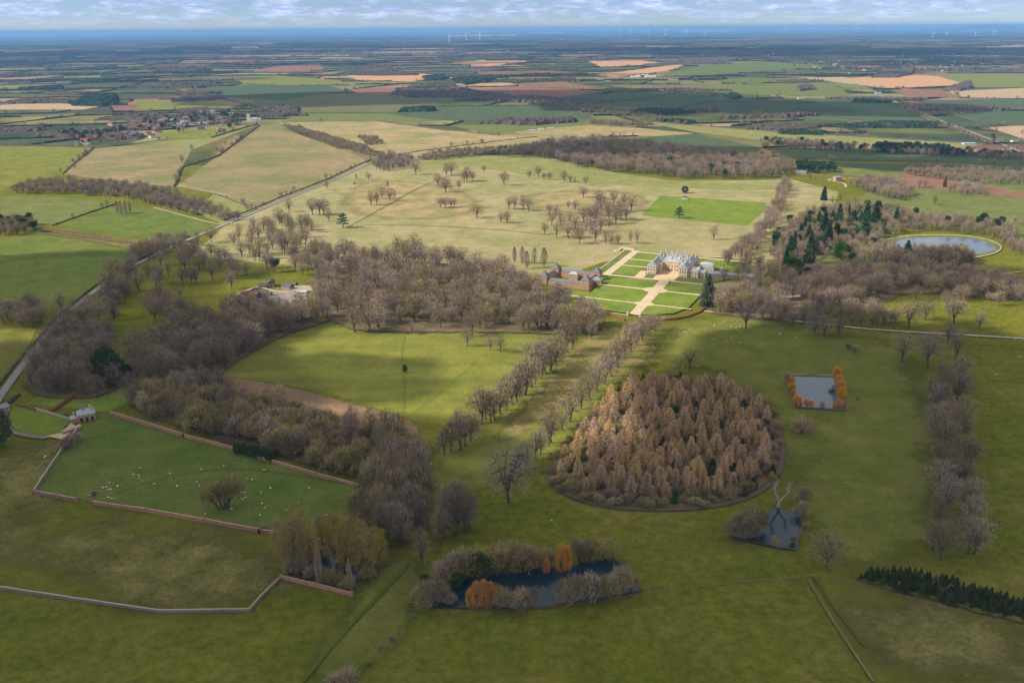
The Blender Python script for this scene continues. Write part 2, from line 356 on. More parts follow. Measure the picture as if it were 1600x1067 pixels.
field([(1482, 143), (1600, 138), (1600, 154), (1500, 153)], 'sand')
field([(1390, 141), (1470, 140), (1492, 154), (1425, 153)], 'soil')
field([(1450, 115), (1600, 116), (1600, 137), (1525, 137)], 'yellow')
field([(1025, 117), (1110, 101), (1200, 97), (1310, 105), (1180, 112), (1110, 119)], 'bright')
field([(1115, 128), (1190, 117), (1205, 128), (1180, 132)], 'bright')
field([(1080, 130), (1180, 133), (1300, 130), (1330, 150), (1200, 150), (1100, 143)], 'mid')
field([(1300, 131), (1340, 132), (1378, 146), (1330, 142)], 'yellow')
field([(930, 118), (1020, 106), (1070, 101), (1050, 110), (960, 122)], 'orange')
field([(920, 96), (1000, 95), (1040, 100), (940, 106)], 'orange')
field([(400, 112), (440, 103), (500, 100), (505, 110), (440, 114)], 'soil')
field([(540, 118), (640, 115), (700, 118), (640, 128), (560, 126)], 'orange')
field([(700, 100), (760, 94), (830, 96), (760, 104)], 'orange')
# ground under trees
def floor(P, kind='leaf', sm=2, w=14): return soft('woodland_floor', P, land(kind, .05), w=w, sm=sm)
OVAL = [(852, 742), (872, 765), (905, 782), (990, 794), (1100, 792), (1175, 773), (1210, 745), (1220, 700), (1205, 645), (1160, 612), (1110, 596), (1040, 590), (980, 600), (945, 625), (915, 660), (880, 702)]
floor(OVAL, 'leaf', 2, 8)

# ---------------------------------------------------------------- roads and paths
tar = mat('tarmac', (.20, .19, .185), (.25, .24, .235), .2, rough=.8)
gravel = mat('gravel', (.42, .33, .22), (.50, .40, .28), .3, fine=.1)
tracksoil = mat('track_earth', (.30, .24, .16), (.36, .30, .21), .1, fine=.1)
ROAD = [(-60, 715), (0, 620), (35, 572), (95, 500), (150, 453), (200, 420), (252, 394), (300, 373), (350, 352), (400, 331), (440, 314), (520, 283), (560, 264), (590, 251)]
ribbon('road', ROAD, 7, tar)
ribbon('road', [(590, 251), (620, 246), (700, 238), (830, 226)], 6, tar)
ribbon('road', [(1340, 140), (1378, 150), (1440, 178), (1540, 215), (1600, 240)], 10, tar)
ribbon('track', [(436, 192), (450, 198), (520, 222), (570, 236), (600, 244)], 6, tracksoil)
ribbon('track', [(348, 352), (325, 348), (240, 325)], 4, tracksoil)
ribbon('track', [(55, 358), (120, 368), (200, 380), (240, 382), (290, 380)], 8, mat('ditch_earth', (.16, .11, .075), (.12, .09, .06), .05))
ribbon('track', [(290, 380), (330, 392), (400, 400), (455, 404)], 4, tracksoil)
ribbon('path', [(1100, 487), (1150, 494), (1220, 500), (1290, 508), (1360, 516), (1480, 523), (1600, 530)], 4, mat('pale_track', (.42, .34, .28), (.36, .30, .24), .1))
ribbon('path', [(1383, 452), (1430, 448), (1480, 440), (1600, 425)], 3, tracksoil)
ribbon('path', [(1100, 402), (1160, 404), (1240, 407), (1262, 412)], 4, gravel)
ribbon('track', [(276, 291), (310, 296), (360, 308), (400, 316)], 4, tracksoil)
ribbon('track', [(8, 642), (6, 660), (15, 675), (45, 683), (75, 685)], 5, mat('drive', (.17, .145, .12), (.21, .18, .15), .2))
flat('forecourt', [(72, 683), (95, 678), (112, 662), (118, 668), (108, 680), (98, 688)], gravel, keep=False)
ribbon('path', [(855, 745), (880, 772), (925, 789), (1000, 798), (1100, 796), (1180, 777), (1216, 745), (1226, 700), (1212, 645)], 4, mat('worn_earth', (.13, .09, .065), (.10, .08, .05), .1))
# trodden lines and a darker vehicle line in the grass
dl = mat('dark_grass', (.075, .098, .014), (.095, .11, .02), .05)
tl = mat('trodden_grass', (.20, .17, .09), (.12, .125, .04), .08)
ribbon('trodden_line', [(472, 1067), (540, 985), (600, 925), (640, 880)], 2.6, dl)
ribbon('trodden_line', [(1262, 905), (1285, 945), (1320, 1000), (1365, 1067)], 1.3, tl)
ribbon('trodden_line', [(1272, 903), (1310, 960), (1350, 1010)], 1.6, dl)
ribbon('trodden_line', [(632, 525), (626, 560), (632, 600), (630, 650)], .4, dl)
ribbon('trodden_line', [(745, 565), (700, 605), (640, 650)], .4, dl)
ribbon('trodden_line', [(180, 772), (260, 745), (350, 732), (430, 738), (560, 760)], .6, dl)
ribbon('trodden_line', [(540, 357), (580, 336), (660, 290), (720, 270)], 1.6, dl)
ribbon('trodden_line', [(560, 352), (640, 352), (760, 358), (860, 368)], 1.6, dl)

# ---------------------------------------------------------------- water
def water_mat(base=(.012, .030, .042, 1), name='pond_water'):
    m = bpy.data.materials.new(name); m.use_nodes = True; N = m.node_tree.nodes; L = m.node_tree.links
    b = N['Principled BSDF']; b.inputs['Base Color'].default_value = base; b.inputs['Roughness'].default_value = .05; b.inputs['IOR'].default_value = 1.34
    n = N.new('ShaderNodeTexNoise'); n.inputs['Scale'].default_value = .6; n.inputs['Detail'].default_value = 3
    bp = N.new('ShaderNodeBump'); bp.inputs['Strength'].default_value = .05; bp.inputs['Distance'].default_value = .2
    L.new(n.outputs[0], bp.inputs['Height']); L.new(bp.outputs[0], b.inputs['Normal']); return m
WM = water_mat(); WM2 = water_mat((.085, .115, .135, 1), 'pale_reflection_water')  # the second water's pale base colour stands in for a whitish reflection
bank = mat('muddy_bank', (.085, .062, .04), (.12, .09, .05), .2)
def pond(P, sm=0, rim=1.5, w_=None):
    g = gpoly(P)
    if sm: g = smooth(g, sm)
    rr = random.Random(int(P[0][0])); q = []
    for a, b in zip(g, g[1:]+g[:1]):
        L_ = math.hypot(b[0]-a[0], b[1]-a[1]); n = max(1, int(L_/4))
        for k in range(n):
            j = 0 if k == 0 else .9*(0.35 if w_ else 1)
            q.append((a[0]+(b[0]-a[0])*k/n+rr.uniform(-j, j), a[1]+(b[1]-a[1])*k/n+rr.uniform(-j, j)))
    g = q
    cx = sum(p[0] for p in g)/len(g); cy = sum(p[1] for p in g)/len(g)
    o = []
    for x, y in g:
        l = math.hypot(x-cx, y-cy); o.append((cx+(x-cx)*(l+rim)/l, cy+(y-cy)*(l+rim)/l))
    flat('bank', o, bank, px=False, keep=False); w = flat('water', g, w_ or WM, px=False, keep=False)
    return w
pond([(672, 950), (690, 925), (720, 908), (760, 900), (830, 893), (900, 885), (955, 872), (985, 892), (1000, 925), (930, 938), (830, 951), (740, 952)])
pond([(1140, 842), (1162, 830), (1185, 815), (1203, 800), (1216, 796), (1245, 805), (1252, 818), (1243, 860), (1190, 850)])
pond([(1241, 590), (1302, 592), (1318, 641), (1245, 637)], rim=3.5, w_=WM2)
pond([(455, 897), (470, 880), (520, 872), (572, 880), (548, 922)])
flat('path', [(1376, 378.5), (1401, 369.8), (1450, 367.4), (1500, 367.9), (1544, 373.8), (1568.5, 386), (1558.5, 397.6), (1518.5, 405.6), (1455, 416), (1411, 415), (1374.5, 397.7)], tracksoil, smoothit=2, keep=False)
flat('lawn', [(1378, 379), (1402, 371), (1450, 368.5), (1500, 369), (1543, 375), (1566, 386), (1556, 397), (1517, 404), (1455, 414), (1412, 413), (1377, 397)], land('mid'), smoothit=2, keep=False)
flat('water', [(1388, 380), (1410, 374), (1450, 372), (1500, 372), (1538, 377), (1558, 387), (1548, 395), (1512, 400), (1455, 410), (1415, 409), (1388, 396)], WM2, smoothit=2, keep=False)

# ---------------------------------------------------------------- tree prototypes (real size, trunk and crown meshes)
bark = mat('bark', (.085, .066, .050), (.125, .10, .078), .8, rand=.15)
twig = mat('bare_twigs', (.262, .192, .126), (.315, .240, .165), .15, rand=.32)
twigl = mat('lime_twigs', (.270, .202, .132), (.322, .250, .170), .15, rand=.30)
olive = mat('catkin_twigs', (.330, .260, .130), (.280, .215, .125), .15, rand=.28)
ochre = mat('willow_twigs', (.400, .300, .085), (.340, .255, .080), .15, rand=.15)
amber = mat('orange_twigs', (.66, .350, .065), (.56, .28, .055), .2, rand=.10)
tanl = mat('larch_twigs', (.540, .365, .200), (.430, .290, .165), .2, rand=.17)
green = mat('dark_needles', (.038, .078, .040), (.055, .098, .045), .2, rand=.3)
yewg = mat('young_spruce_needles', (.070, .085, .024), (.045, .070, .024), .2, rand=.35)
ivy = mat('evergreen_leaves', (.045, .085, .026), (.06, .10, .03), .3, rand=.2)
white_wood = mat('bleached_wood', (.40, .34, .27), (.28, .23, .18), .8)
VV = lambda r, a=1: Vector((r.gauss(0, a), r.gauss(0, a), r.gauss(0, a)))
def tri(V, F, p, d, l, w, r):
    d = Vector(d).normalized(); a = d.cross(VV(r)).normalized()*w*.5; b = len(V)
    V += [p-a, p+a, p+d*l]; F.append((b, b+1, b+2))
class Proto: pass
def broad(seed, H=24, RX=9.5, zc=.56, rz=.43, ncl=60, ntw=2000, tw=.15, lean=0, trunk_r=.62, fork=.22, up=.5, leaf=None):
    r = random.Random(seed); V = []; F = []; CV = []; CF = []
    tz = H*fork; top = Vector((r.gauss(0, .5)+lean, r.gauss(0, .5), tz))
    tube(V, F, [(0, 0, -.4), (0, 0, .3), (top.x*.5, top.y*.5, tz*.5), tuple(top)], [trunk_r*1.5, trunk_r*1.1, trunk_r, trunk_r*.9], 7)
    cz = H*zc; RZ = H*rz
    cl = []
    for i in range(ncl):
        # crown clusters spread over the ellipsoid, upper shell favoured, a few inside
        t = i*2.399963+r.uniform(-.3, .3); zz = 1-1.8*(i+.5)/ncl
        zz = max(-.9, min(.98, zz+r.uniform(-.08, .08)))
        q = sqrt(max(0, 1-zz*zz)); s = r.uniform(.62, .98) if r.random() < .8 else r.uniform(.25, .6)
        cl.append(Vector((cos(t)*q*RX*s*r.uniform(.85, 1.1)+lean, sin(t)*q*RX*s*r.uniform(.85, 1.1), cz+zz*RZ*s)))
    nl = 8; limbs = []
    for k in range(nl):
        a = 2*pi*k/nl+r.uniform(-.3, .3); e = r.uniform(.25, .95)
        tip = Vector((cos(a)*RX*.62*(1.1-e*.7)+lean, sin(a)*RX*.62*(1.1-e*.7), cz+RZ*(e*.95-.25)))
        st = Vector((0, 0, tz*r.uniform(.65, 1)))+Vector((top.x, top.y, 0))*.7
        mid = st.lerp(tip, .45)+Vector((0, 0, -RZ*.08))+VV(r, .45)
        tube(V, F, [st, mid, st.lerp(tip, .75)+VV(r, .4), tip], [trunk_r*.55, trunk_r*.36, trunk_r*.22, .06], 5, False)
        limbs += [mid, st.lerp(tip, .7), tip]
    tube(V, F, [top, top+Vector((r.gauss(0, .6), r.gauss(0, .6), (H-tz)*.4)), Vector((lean, 0, H*.88))+VV(r, .6)], [trunk_r*.7, trunk_r*.4, .06], 5, False)
    limbs.append(top+Vector((0, 0, (H-tz)*.4)))
    for c in cl:
        b = min(limbs, key=lambda q: (q-c).length)
        m_ = b.lerp(c, .5)+VV(r, .35)
        tube(V, F, [b, m_, c], [.20, .14, .07], 3, False)
    ctr = Vector((lean, 0, cz-RZ*.35)); per = ntw//ncl
    for c in cl:
        out = (c-ctr).normalized(); sg = RX*.155
        for _ in range(per):
            g = VV(r, sg); g.z *= .8
            p = c+g-out*sg*.6
            if (p-ctr).length > 1.25*max(RX, RZ): continue
            d = out*1.1+Vector((0, 0, up))+VV(r, .55)
            tri(CV, CF, p, d, r.uniform(1.2, 2.6), tw*r.uniform(.7, 1.4), r)
    return V, F, CV, CF
def tall(seed, H=26, R=4.5, ntw=2000, tw=.16, base=.12, shape=.8, stems=3):
    """upright crown: several ascending stems with fans of upright twigs"""
    r = random.Random(seed); V = []; F = []; CV = []; CF = []
    st = []
    for k in range(stems):
        a = 2*pi*k/stems+r.uniform(-.4, .4); q = R*.35 if stems > 1 else .3
        pts = [Vector((0, 0, -.3)), Vector((cos(a)*q*.4, sin(a)*q*.4, H*.2)), Vector((cos(a)*q, sin(a)*q, H*.55))+VV(r, .4), Vector((cos(a)*q*1.2, sin(a)*q*1.2, H*r.uniform(.85, .97)))]
        tube(V, F, pts, [.45, .32, .2, .05], 5, False); st.append(pts)
    for _ in range(ntw):
        u = r.random()**.75; z = H*(base+(1-base)*u)
        rad = R*(sin(pi*min(1, (u*.86+.14)))**shape)*(1.0 if u < .5 else 1)
        a = r.uniform(0, 2*pi); q = rad*sqrt(r.uniform(.12, 1))
        # gaps
        if sin(a*3+u*9+seed)*sin(u*17+seed*2) > .62: continue
        p = Vector((cos(a)*q, sin(a)*q, z-1.2))
        tri(CV, CF, p, Vector((cos(a)*.45, sin(a)*.45, 1.2))+VV(r, .3), r.uniform(1.4, 3.0), tw*r.uniform(.7, 1.3), r)
    for pts in st:
        for _ in range(8):
            k = r.random(); b = pts[1].lerp(pts[2], k) if r.random() < .5 else pts[2].lerp(pts[3], k)
            a = r.uniform(0, 2*pi); tube(V, F, [b, b+Vector((cos(a)*R*.45, sin(a)*R*.45, H*.1))], [.11, .03], 3, False)
    return V, F, CV, CF
def thicket(seed, H=11, R=6, ntw=1700, tw=.19):
    r = random.Random(seed); V = []; F = []; CV = []; CF = []
    lob = [(r.gauss(0, R*.38), r.gauss(0, R*.38), r.uniform(.65, 1)*H, r.uniform(.45, .7)*R) for _ in range(6)]
    for x, y, h, q in lob:
        tube(V, F, [(x*.3, y*.3, -.2), (x*.7, y*.7, h*.4), (x, y, h*.8)], [.2, .13, .04], 4, False)
        for _ in range(3):
            a = r.uniform(0, 6.28); tube(V, F, [(x*.7, y*.7, h*.4), (x+cos(a)*q*.6, y+sin(a)*q*.6, h*.75)], [.09, .03], 3, False)
    for k in range(ntw):
        x, y, h, q = lob[k % 6]; a = r.uniform(0, 2*pi); e = r.random()
        s = q*(r.uniform(.5, 1))
        el = math.asin(e)
        p = Vector((x+cos(a)*cos(el)*s, y+sin(a)*cos(el)*s, max(.2, h*.35+sin(el)*h*.6*r.uniform(.5, 1))))
        tri(CV, CF, p, Vector((cos(a)*.6, sin(a)*.6, .9))+VV(r, .4), r.uniform(1, 2.1), tw*r.uniform(.7, 1.4), r)
    return V, F, CV, CF
def conic(seed, H=16, R=3, ntw=1500, tw=.35, droop=-.15, p=.85, l=1.3, base=.05, blunt=0.0):
    r = random.Random(seed); V = []; F = []; CV = []; CF = []
    tube(V, F, [(0, 0, -.3), (0, 0, H*.5), (r.gauss(0, .1), 0, H*.98)], [H*.022, H*.013, .03], 5, False)
    tiers = max(7, int(H/1.3))
    for k in range(ntw):
        t = (int(r.random()**1.25*tiers)+r.uniform(0, .55))/tiers       # layered
        z = H*(base+(1-base)*t); rad = R*((1-t)**p+blunt*(1-t)*t*2)*r.uniform(.86, 1.08)*(1+.16*sin(t*31+seed))
        a = r.uniform(0, 2*pi); rad *= 1+.18*sin(a*4+t*11+seed)
        q = rad*sqrt(r.uniform(.25, 1))
        pp = Vector((cos(a)*q, sin(a)*q, z-(q/R)*.25*R*(-droop*4)))
        tri(CV, CF, pp-Vector((cos(a), sin(a), 0))*l*.4, Vector((cos(a), sin(a), droop))+VV(r, .28), l*r.uniform(.7, 1.3), tw*r.uniform(.7, 1.3), r)
    for k in range(24):
        t = r.uniform(.1, .9); a = r.uniform(0, 2*pi); q = R*(1-t)**p
        tube(V, F, [(0, 0, H*t), (cos(a)*q*.8, sin(a)*q*.8, H*t+droop*q)], [.05, .02], 3, False)
    return V, F, CV, CF
def cedar(seed, H=20, R=11, ntw=2600):
    r = random.Random(seed); V = []; F = []; CV = []; CF = []
    tube(V, F, [(0, 0, -.3), (.3, 0, H*.4), (0, .3, H*.9)], [.8, .55, .15], 7, False)
    pl = []
    for k in range(17):
        z = H*(.25+.72*k/16); a = k*2.4; q = R*.62*(1-(k/17)**2*.75)
        pl.append((cos(a)*q, sin(a)*q, z+r.uniform(-.5, .5), R*.42*(1-.45*k/17)))
        tube(V, F, [(0, 0, z-1.5), (cos(a)*q*.6, sin(a)*q*.6, z-.6), (cos(a)*q, sin(a)*q, z)], [.22, .14, .06], 4, False)
    for k in range(ntw):
        x, y, z, q = pl[k % 17]; a = r.uniform(0, 2*pi); s = q*sqrt(r.random())
        p = Vector((x+cos(a)*s, y+sin(a)*s, z+r.uniform(-.45, .5)*(1-s/q*.5)))
        tri(CV, CF, p, Vector((cos(a), sin(a), .1))+VV(r, .35), r.uniform(.8, 1.5), .6, r)
    return V, F, CV, CF
def leafdome(seed, H=8, R=4, ntw=1500, tw=.55, ob=1.0, zb=.08):
    r = random.Random(seed); V = []; F = []; CV = []; CF = []
    tube(V, F, [(0, 0, -.3), (0, 0, H*.5)], [.3, .18], 5, False)
    for k in range(5):
        a = k*1.26; tube(V, F, [(0, 0, H*.3), (cos(a)*R*.6, sin(a)*R*.6, H*.62)], [.12, .04], 4, False)
    for k in range(ntw):
        a = r.uniform(0, 2*pi); z = r.uniform(-.95, 1); q = sqrt(max(0, 1-z*z))**ob
        s = r.uniform(.72, 1)*(1+.13*sin(a*3+seed)*sin(z*5+seed*2)+.09*sin(a*7+z*9))
        p = Vector((cos(a)*q*R*s, sin(a)*q*R*s, H*(zb+(1-zb)*(.5+.5*z*s))))
        tri(CV, CF, p, Vector((cos(a)*q, sin(a)*q, z+.25))+VV(r, .5), r.uniform(.7, 1.3), tw, r)
    return V, F, CV, CF
def pollard(seed, H=7, R=2.6, ntw=1000):
    r = random.Random(seed); V = []; F = []; CV = []; CF = []
    tube(V, F, [(0, 0, -.3), (0, 0, 1.4), (.1, 0, 2.2)], [.4, .33, .4], 6)
    for k in range(ntw):
        a = r.uniform(0, 2*pi); z = r.uniform(-.9, 1); q = sqrt(1-z*z)*r.uniform(.6, 1)
        p = Vector((cos(a)*q*R, sin(a)*q*R, 1.9+(H-2.2)*(.5+.45*z)))
        tri(CV, CF, p-Vector((cos(a)*.5, sin(a)*.5, .5)), Vector((cos(a)*.6, sin(a)*.6, .9))+VV(r, .25), r.uniform(1, 1.9), .14, r)
    return V, F, CV, CF
KIND = {
 'bare_oak': [(24, bark, twig, broad(s, H=24, RX=rx, zc=zc, ntw=nt)) for s, rx, zc, nt in ((1, 10.5, .55, 1700), (2, 9, .56, 1500), (3, 11.5, .53, 1900), (4, 9.5, .56, 1000), (5, 8, .57, 1450), (6, 10.5, .54, 1750))],
 'bare_lime': [(27, bark, twigl, broad(s, H=27, RX=6.6, zc=.54, rz=.46, ncl=56, ntw=1600, up=.9, trunk_r=.5, fork=.14)) for s in (11, 12, 13, 14)],
 'bare_tall_tree': [(27, bark, twigl, tall(s, 27, R)) for s, R in ((21, 4.6), (22, 5.2), (23, 3.9))],
 'yellow_willow': [(34, bark, ochre, broad(s, H=34, RX=9.5, zc=.54, rz=.46, ncl=70, ntw=3600, up=1.2, tw=.17, trunk_r=.6, fork=.12)) for s in (31, 32)],
 'scrub_tree': [(12, bark, olive, thicket(s, 12, 6.5)) for s in (41, 42, 43, 44)],
 'larch': [(16, bark, tanl, conic(s, 16, R, 1500, .25, .2, .62, 1.2, .08, .45)) for s, R in ((51, 3.3), (52, 3.9), (53, 2.9), (54, 4.3))],
 'young_spruce': [(7, bark, yewg, conic(s, 7, 2.3, 800, .38, -.1, .9, .8, .03)) for s in (61, 62, 63)],
 'conifer': [(30, bark, green, conic(s, 30, R, 2600, .75, -.18, .75, 1.7, .03, .4)) for s, R in ((71, 4.6), (72, 5.6), (73, 4.0))],
 'pine': [(20, bark, green, broad(s, H=20, RX=5.5, zc=.66, rz=.33, ncl=24, ntw=1500, tw=.6, trunk_r=.35, fork=.4)) for s in (81, 82)],
 'cedar': [(20, bark, green, cedar(91)), (20, bark, green, cedar(92, 20, 10))],
 'evergreen_tree': [(12, bark, ivy, leafdome(s, 12, 5.5, 2200)) for s in (95, 96)],
 'orange_willow': [(7, bark, amber, pollard(s)) for s in (101, 102, 103)],
 'orange_alder': [(16, bark, amber, tall(s, 16, 3.6, 2200, .16, .02, .55, 4)) for s in (105, 106)],
 'shrub': [(5, bark, twig, thicket(s, 5, 3.2, 700, .13)) for s in (111, 112)],
}
PM = {}
for kd, lst in KIND.items():
    PM[kd] = []
    for i, (h, bm_, cm_, (V, F, CV, CF)) in enumerate(lst):
        a = mesh(V, F, [bm_], name=kd+'_trunk'); c = mesh(CV, CF, [cm_], name=kd+'_crown')
        J = mesh(V+CV, F+[tuple(q+len(V) for q in f) for f in CF], [bm_, cm_], [0]*len(F)+[1]*len(CF), name=kd+'_whole')
        PM[kd].append((h, a, c, J))
CAND = []      # (kind, x, y, height, label, group, stretch)
STUFF = {}
def plant(kind, x, y, h, label, group=None, wide=1.0, force=True, var=None):
    CAND.append((kind, x, y, h, label, group, wide, force, var))
def hpx(x, y, h):       # a height in photo pixels at ground pixel (x, y) -> metres
    g = G(x, y); return h/max(1e-6, PXL(g[0], g[1], 0)[1]-PXL(g[0], g[1], 1)[1])
CAT = {'bare_oak': 'tree', 'bare_lime': 'tree', 'bare_tall_tree': 'tree', 'yellow_willow': 'willow', 'scrub_tree': 'tree', 'larch': 'larch', 'young_spruce': 'spruce',
       'conifer': 'conifer', 'pine': 'pine', 'cedar': 'cedar', 'evergreen_tree': 'tree', 'orange_willow': 'willow', 'orange_alder': 'tree', 'shrub': 'shrub'}
ORD = ['first', 'second', 'third', 'fourth', 'fifth', 'sixth', 'seventh', 'eighth', 'ninth', 'tenth', 'eleventh', 'twelfth', 'thirteenth', 'fourteenth', 'fifteenth', 'sixteenth', 'seventeenth', 'eighteenth', 'nineteenth', 'twentieth']+['twenty-%s' % q for q in ('first', 'second', 'third', 'fourth', 'fifth', 'sixth', 'seventh', 'eighth', 'ninth')]
def cluster(kind, pts, where, desc='bare tree', order='left', group=None):
    """hand-placed trees: (px, py, height px[, width factor]); each gets its own ordinal label"""
    pts = sorted(pts, key=(lambda p: p[0]) if order == 'left' else (lambda p: -p[1]))
    n = len(pts); side = 'from the left' if order == 'left' else 'counting from nearest'
    for i, p in enumerate(pts):
        g = G(p[0], p[1]); w = p[3] if len(p) > 3 else 1.0
        lab = '%s %s' % (desc, where) if n == 1 else '%s, %s %s, %s' % (desc, ORD[i], side, where)
        plant(kind if isinstance(kind, str) else kind[i % len(kind)], g[0], g[1], hpx(p[0], p[1], p[2]), lab, group or ('bare trees '+where if n > 1 else None), w)
def scatter(P, kinds, spacing, h, label, group, jit=.38, edge=0, force=False, pxpoly=True, seed=0, hv=.18, wide=1.0, gap=0.0):
    g = gpoly(P) if pxpoly else P
    x0 = min(p[0] for p in g); x1 = max(p[0] for p in g); y0 = min(p[1] for p in g); y1 = max(p[1] for p in g)
    r = random.Random(seed+int(abs(x0)+abs(y1))); y = y0; row = 0; n = 0
    while y < y1:
        x = x0+(spacing/2 if row % 2 else 0)
        while x < x1:
            X = x+r.uniform(-jit, jit)*spacing; Y = y+r.uniform(-jit, jit)*spacing
            if inpoly(X, Y, g) and r.random() >= gap:
                k = r.random(); acc = 0
                for kd, wt in kinds:
                    acc += wt
                    if k <= acc: break
                base = h[kd] if isinstance(h, dict) else h
                plant(kd, X, Y, base*r.uniform(1-hv, 1+hv), label if isinstance(label, str) else label[kd], group if isinstance(group, str) else group[kd], wide*r.uniform(.9, 1.15), force); n += 1
            x += spacing
        y += spacing*.87; row += 1
    return n

# --- trees of the park, placed one by one (photo pixel of the foot, height in photo pixels)
cluster('bare_oak', [(650, 273, 26), (684, 292, 24), (697, 275, 22), (696, 301, 27), (706, 274, 24), (717, 297, 18), (730, 284, 26), (725, 285, 18), (738, 283, 16), (756, 270, 13), (788, 290, 25)],
        'on the far left of the pale parkland', 'bare crowned oak')
cluster('bare_oak', [(576, 282, 14), (557, 282, 13, .7), (554, 291, 9, .7), (511, 297, 18, .7), (580, 321, 24), (589, 320, 22, .7), (597, 311, 22), (610, 314, 22), (617, 310, 15, .6), (606, 295, 14, .7)],
        'in the pale parkland beside the road', 'small bare park tree')
cluster('bare_oak', [(688, 325, 19, 1.1), (696, 325, 19, 1.1), (705, 325, 18, 1.1), (710, 324, 17), (745, 341, 25, 1.2), (783, 348, 19), (792, 349, 20, 1.1), (795, 327, 22), (804, 327, 24, .8), (817, 329, 26, .9), (826, 330, 22)],
        'in mid parkland', 'rounded bare tree')
cluster('bare_oak', [(827, 279, 14), (841, 276, 18), (850, 280, 11), (859, 281, 14), (881, 285, 21), (891, 285, 13), (898, 287, 12, .6), (915, 289, 15), (911, 309, 20, 1.1)],
        'in the upper parkland below the dark wood', 'small bare oak')
cluster('bare_oak', [(851, 366, 20), (870, 370, 26), (888, 372, 26, 1.2), (905, 381, 27, 1.1), (930, 377, 28), (946, 380, 22), (955, 382, 20), (965, 382, 18, 1.2), (985, 380, 22, .7), (995, 381, 24, .7), (858, 335, 18), (869, 337, 20), (888, 326, 14), (899, 329, 18),
         (930, 352, 36, 1.1), (922, 345, 26), (952, 343, 32), (970, 344, 32, .9), (986, 330, 28, 1.2)], 'in the clump beyond the stables', 'grey bare tree')
cluster('bare_oak', [(952, 357, 16), (890, 348, 18), (875, 345, 18), (915, 362, 24), (940, 330, 30), (958, 322, 26), (935, 318, 22), (975, 322, 20)], 'filling the middle of the clump beyond the stables', 'bare tree')
cluster('bare_oak', [(1115, 375, 26)], 'standing on pale grass behind the mansion garden', 'single spreading bare oak')
cluster('bare_tall_tree', [(804, 410, 24), (816, 412, 27), (823, 420, 28), (835, 412, 26), (850, 417, 30)], 'left of the stables on the grass', 'slim bare tree')
cluster('bare_oak', [(489, 336, 30), (499, 336, 26), (507, 336, 30), (514, 347, 24, .8), (452, 331, 24), (437, 350, 28), (425, 365, 26), (451, 352, 22), (472, 360, 28), (480, 360, 22, 1.1), (407, 397, 30), (427, 390, 28), (441, 395, 34, .7), (516, 397, 20, .6),
         (502, 397, 28), (462, 397, 30), (412, 360, 22), (470, 385, 26), (395, 372, 24)], 'between the road and the great wood', 'bare trunked park tree')
cluster('bare_oak', [(299, 444, 28), (247, 442, 32, 1.1), (332, 437, 34, .8), (362, 452, 34, .7), (370, 436, 34), (344, 425, 30), (282, 467, 20), (318, 420, 28), (296, 410, 26), (352, 408, 26), (378, 402, 28), (330, 400, 22), (386, 430, 22), (398, 408, 28)],
        'in the grove left of the red farm', 'gnarled bare oak')
cluster('bare_oak', [(236, 489, 36, 1.1), (177, 437, 38), (188, 440, 30), (204, 432, 28), (218, 455, 34), (168, 452, 32), (196, 466, 38), (262, 500, 38), (285, 500, 40), (305, 505, 40), (325, 512, 40, .9), (265, 478, 30)], 'in the belt right of the road', 'dark bare tree')
cluster('bare_oak', [(97, 487, 34, 1.0)], 'in the green sheep field left of the road', 'single round bare oak')
cluster('bare_oak', [(300, 236, 12), (285, 256, 17), (95, 271, 11, .7)], 'on hedge lines of the pink fields', 'lone bare hedge tree')
cluster('bare_tall_tree', [(190, 336, 22), (197, 334, 20), (204, 333, 18), (184, 334, 20)], 'on the bare patch in a small green field', 'thin bare tree')
cluster('cedar', [(536, 356, 22, .9)], 'alone on pale grass left of the park', 'spreading dark green cedar')
cluster('cedar', [(1061, 341, 17, 1.0)], 'on the bright green playing field', 'flat topped dark cedar')
cluster('evergreen_tree', [(1070, 302, 11)], 'behind the small pavilion', 'round dark evergreen')
cluster('evergreen_tree', [(633, 582, 12, .6)], 'alone in the middle of the sunny meadow', 'tiny dark evergreen')
cluster('pine', [(430, 425, 22, 1.3)], 'on the lawn behind the red brick farm', 'dark green pine')
cluster('cedar', [(872, 470, 26, .9)], 'below the honey stone stables', 'dark cedar')
cluster('evergreen_tree', [(172, 603, 58, .72)], 'in the left wood above the lodge', 'huge dense dark evergreen')
cluster('evergreen_tree', [(128, 528, 30, .55), (198, 600, 30, .8), (-2, 700, 60, .7)], 'near the lodge and road', 'dark ivy covered evergreen')
# the sunny avenue row and meadow edge
cluster(['bare_oak', 'bare_lime'], [(719, 704, 70), (694, 712, 45, .9), (727, 697, 56, 1.1), (745, 675, 20), (752, 662, 62), (767, 660, 52, 1.1), (773, 657, 54), (790, 641, 58, 1.2), (800, 632, 50), (821, 617, 60, 1.1), (812, 618, 52), (842, 585, 62, 1.1), (852, 585, 56), (860, 580, 48, 1.2), (836, 600, 44)],
        'in the sunlit row left of the avenue', 'light grey bare lime', order='near')
cluster('bare_oak', [(887, 551, 56, .8), (895, 547, 40, .8), (880, 558, 30, .6), (916, 524, 46), (925, 530, 30), (900, 520, 46), (870, 520, 40), (845, 515, 40)], 'where the sunny row meets the great wood', 'large bare tree')
cluster('bare_oak', [(730, 541, 34, .8), (767, 548, 28, .8), (782, 551, 30, .8), (555, 520, 44, .9), (592, 521, 46, .9), (606, 508, 28, .7), (577, 518, 40), (737, 525, 40), (644, 522, 22, .7), (687, 513, 44), (758, 510, 40), (795, 505, 44), (640, 498, 46), (655, 500, 46)],
        'along the meadow edge of the wood', 'sunlit bare tree')
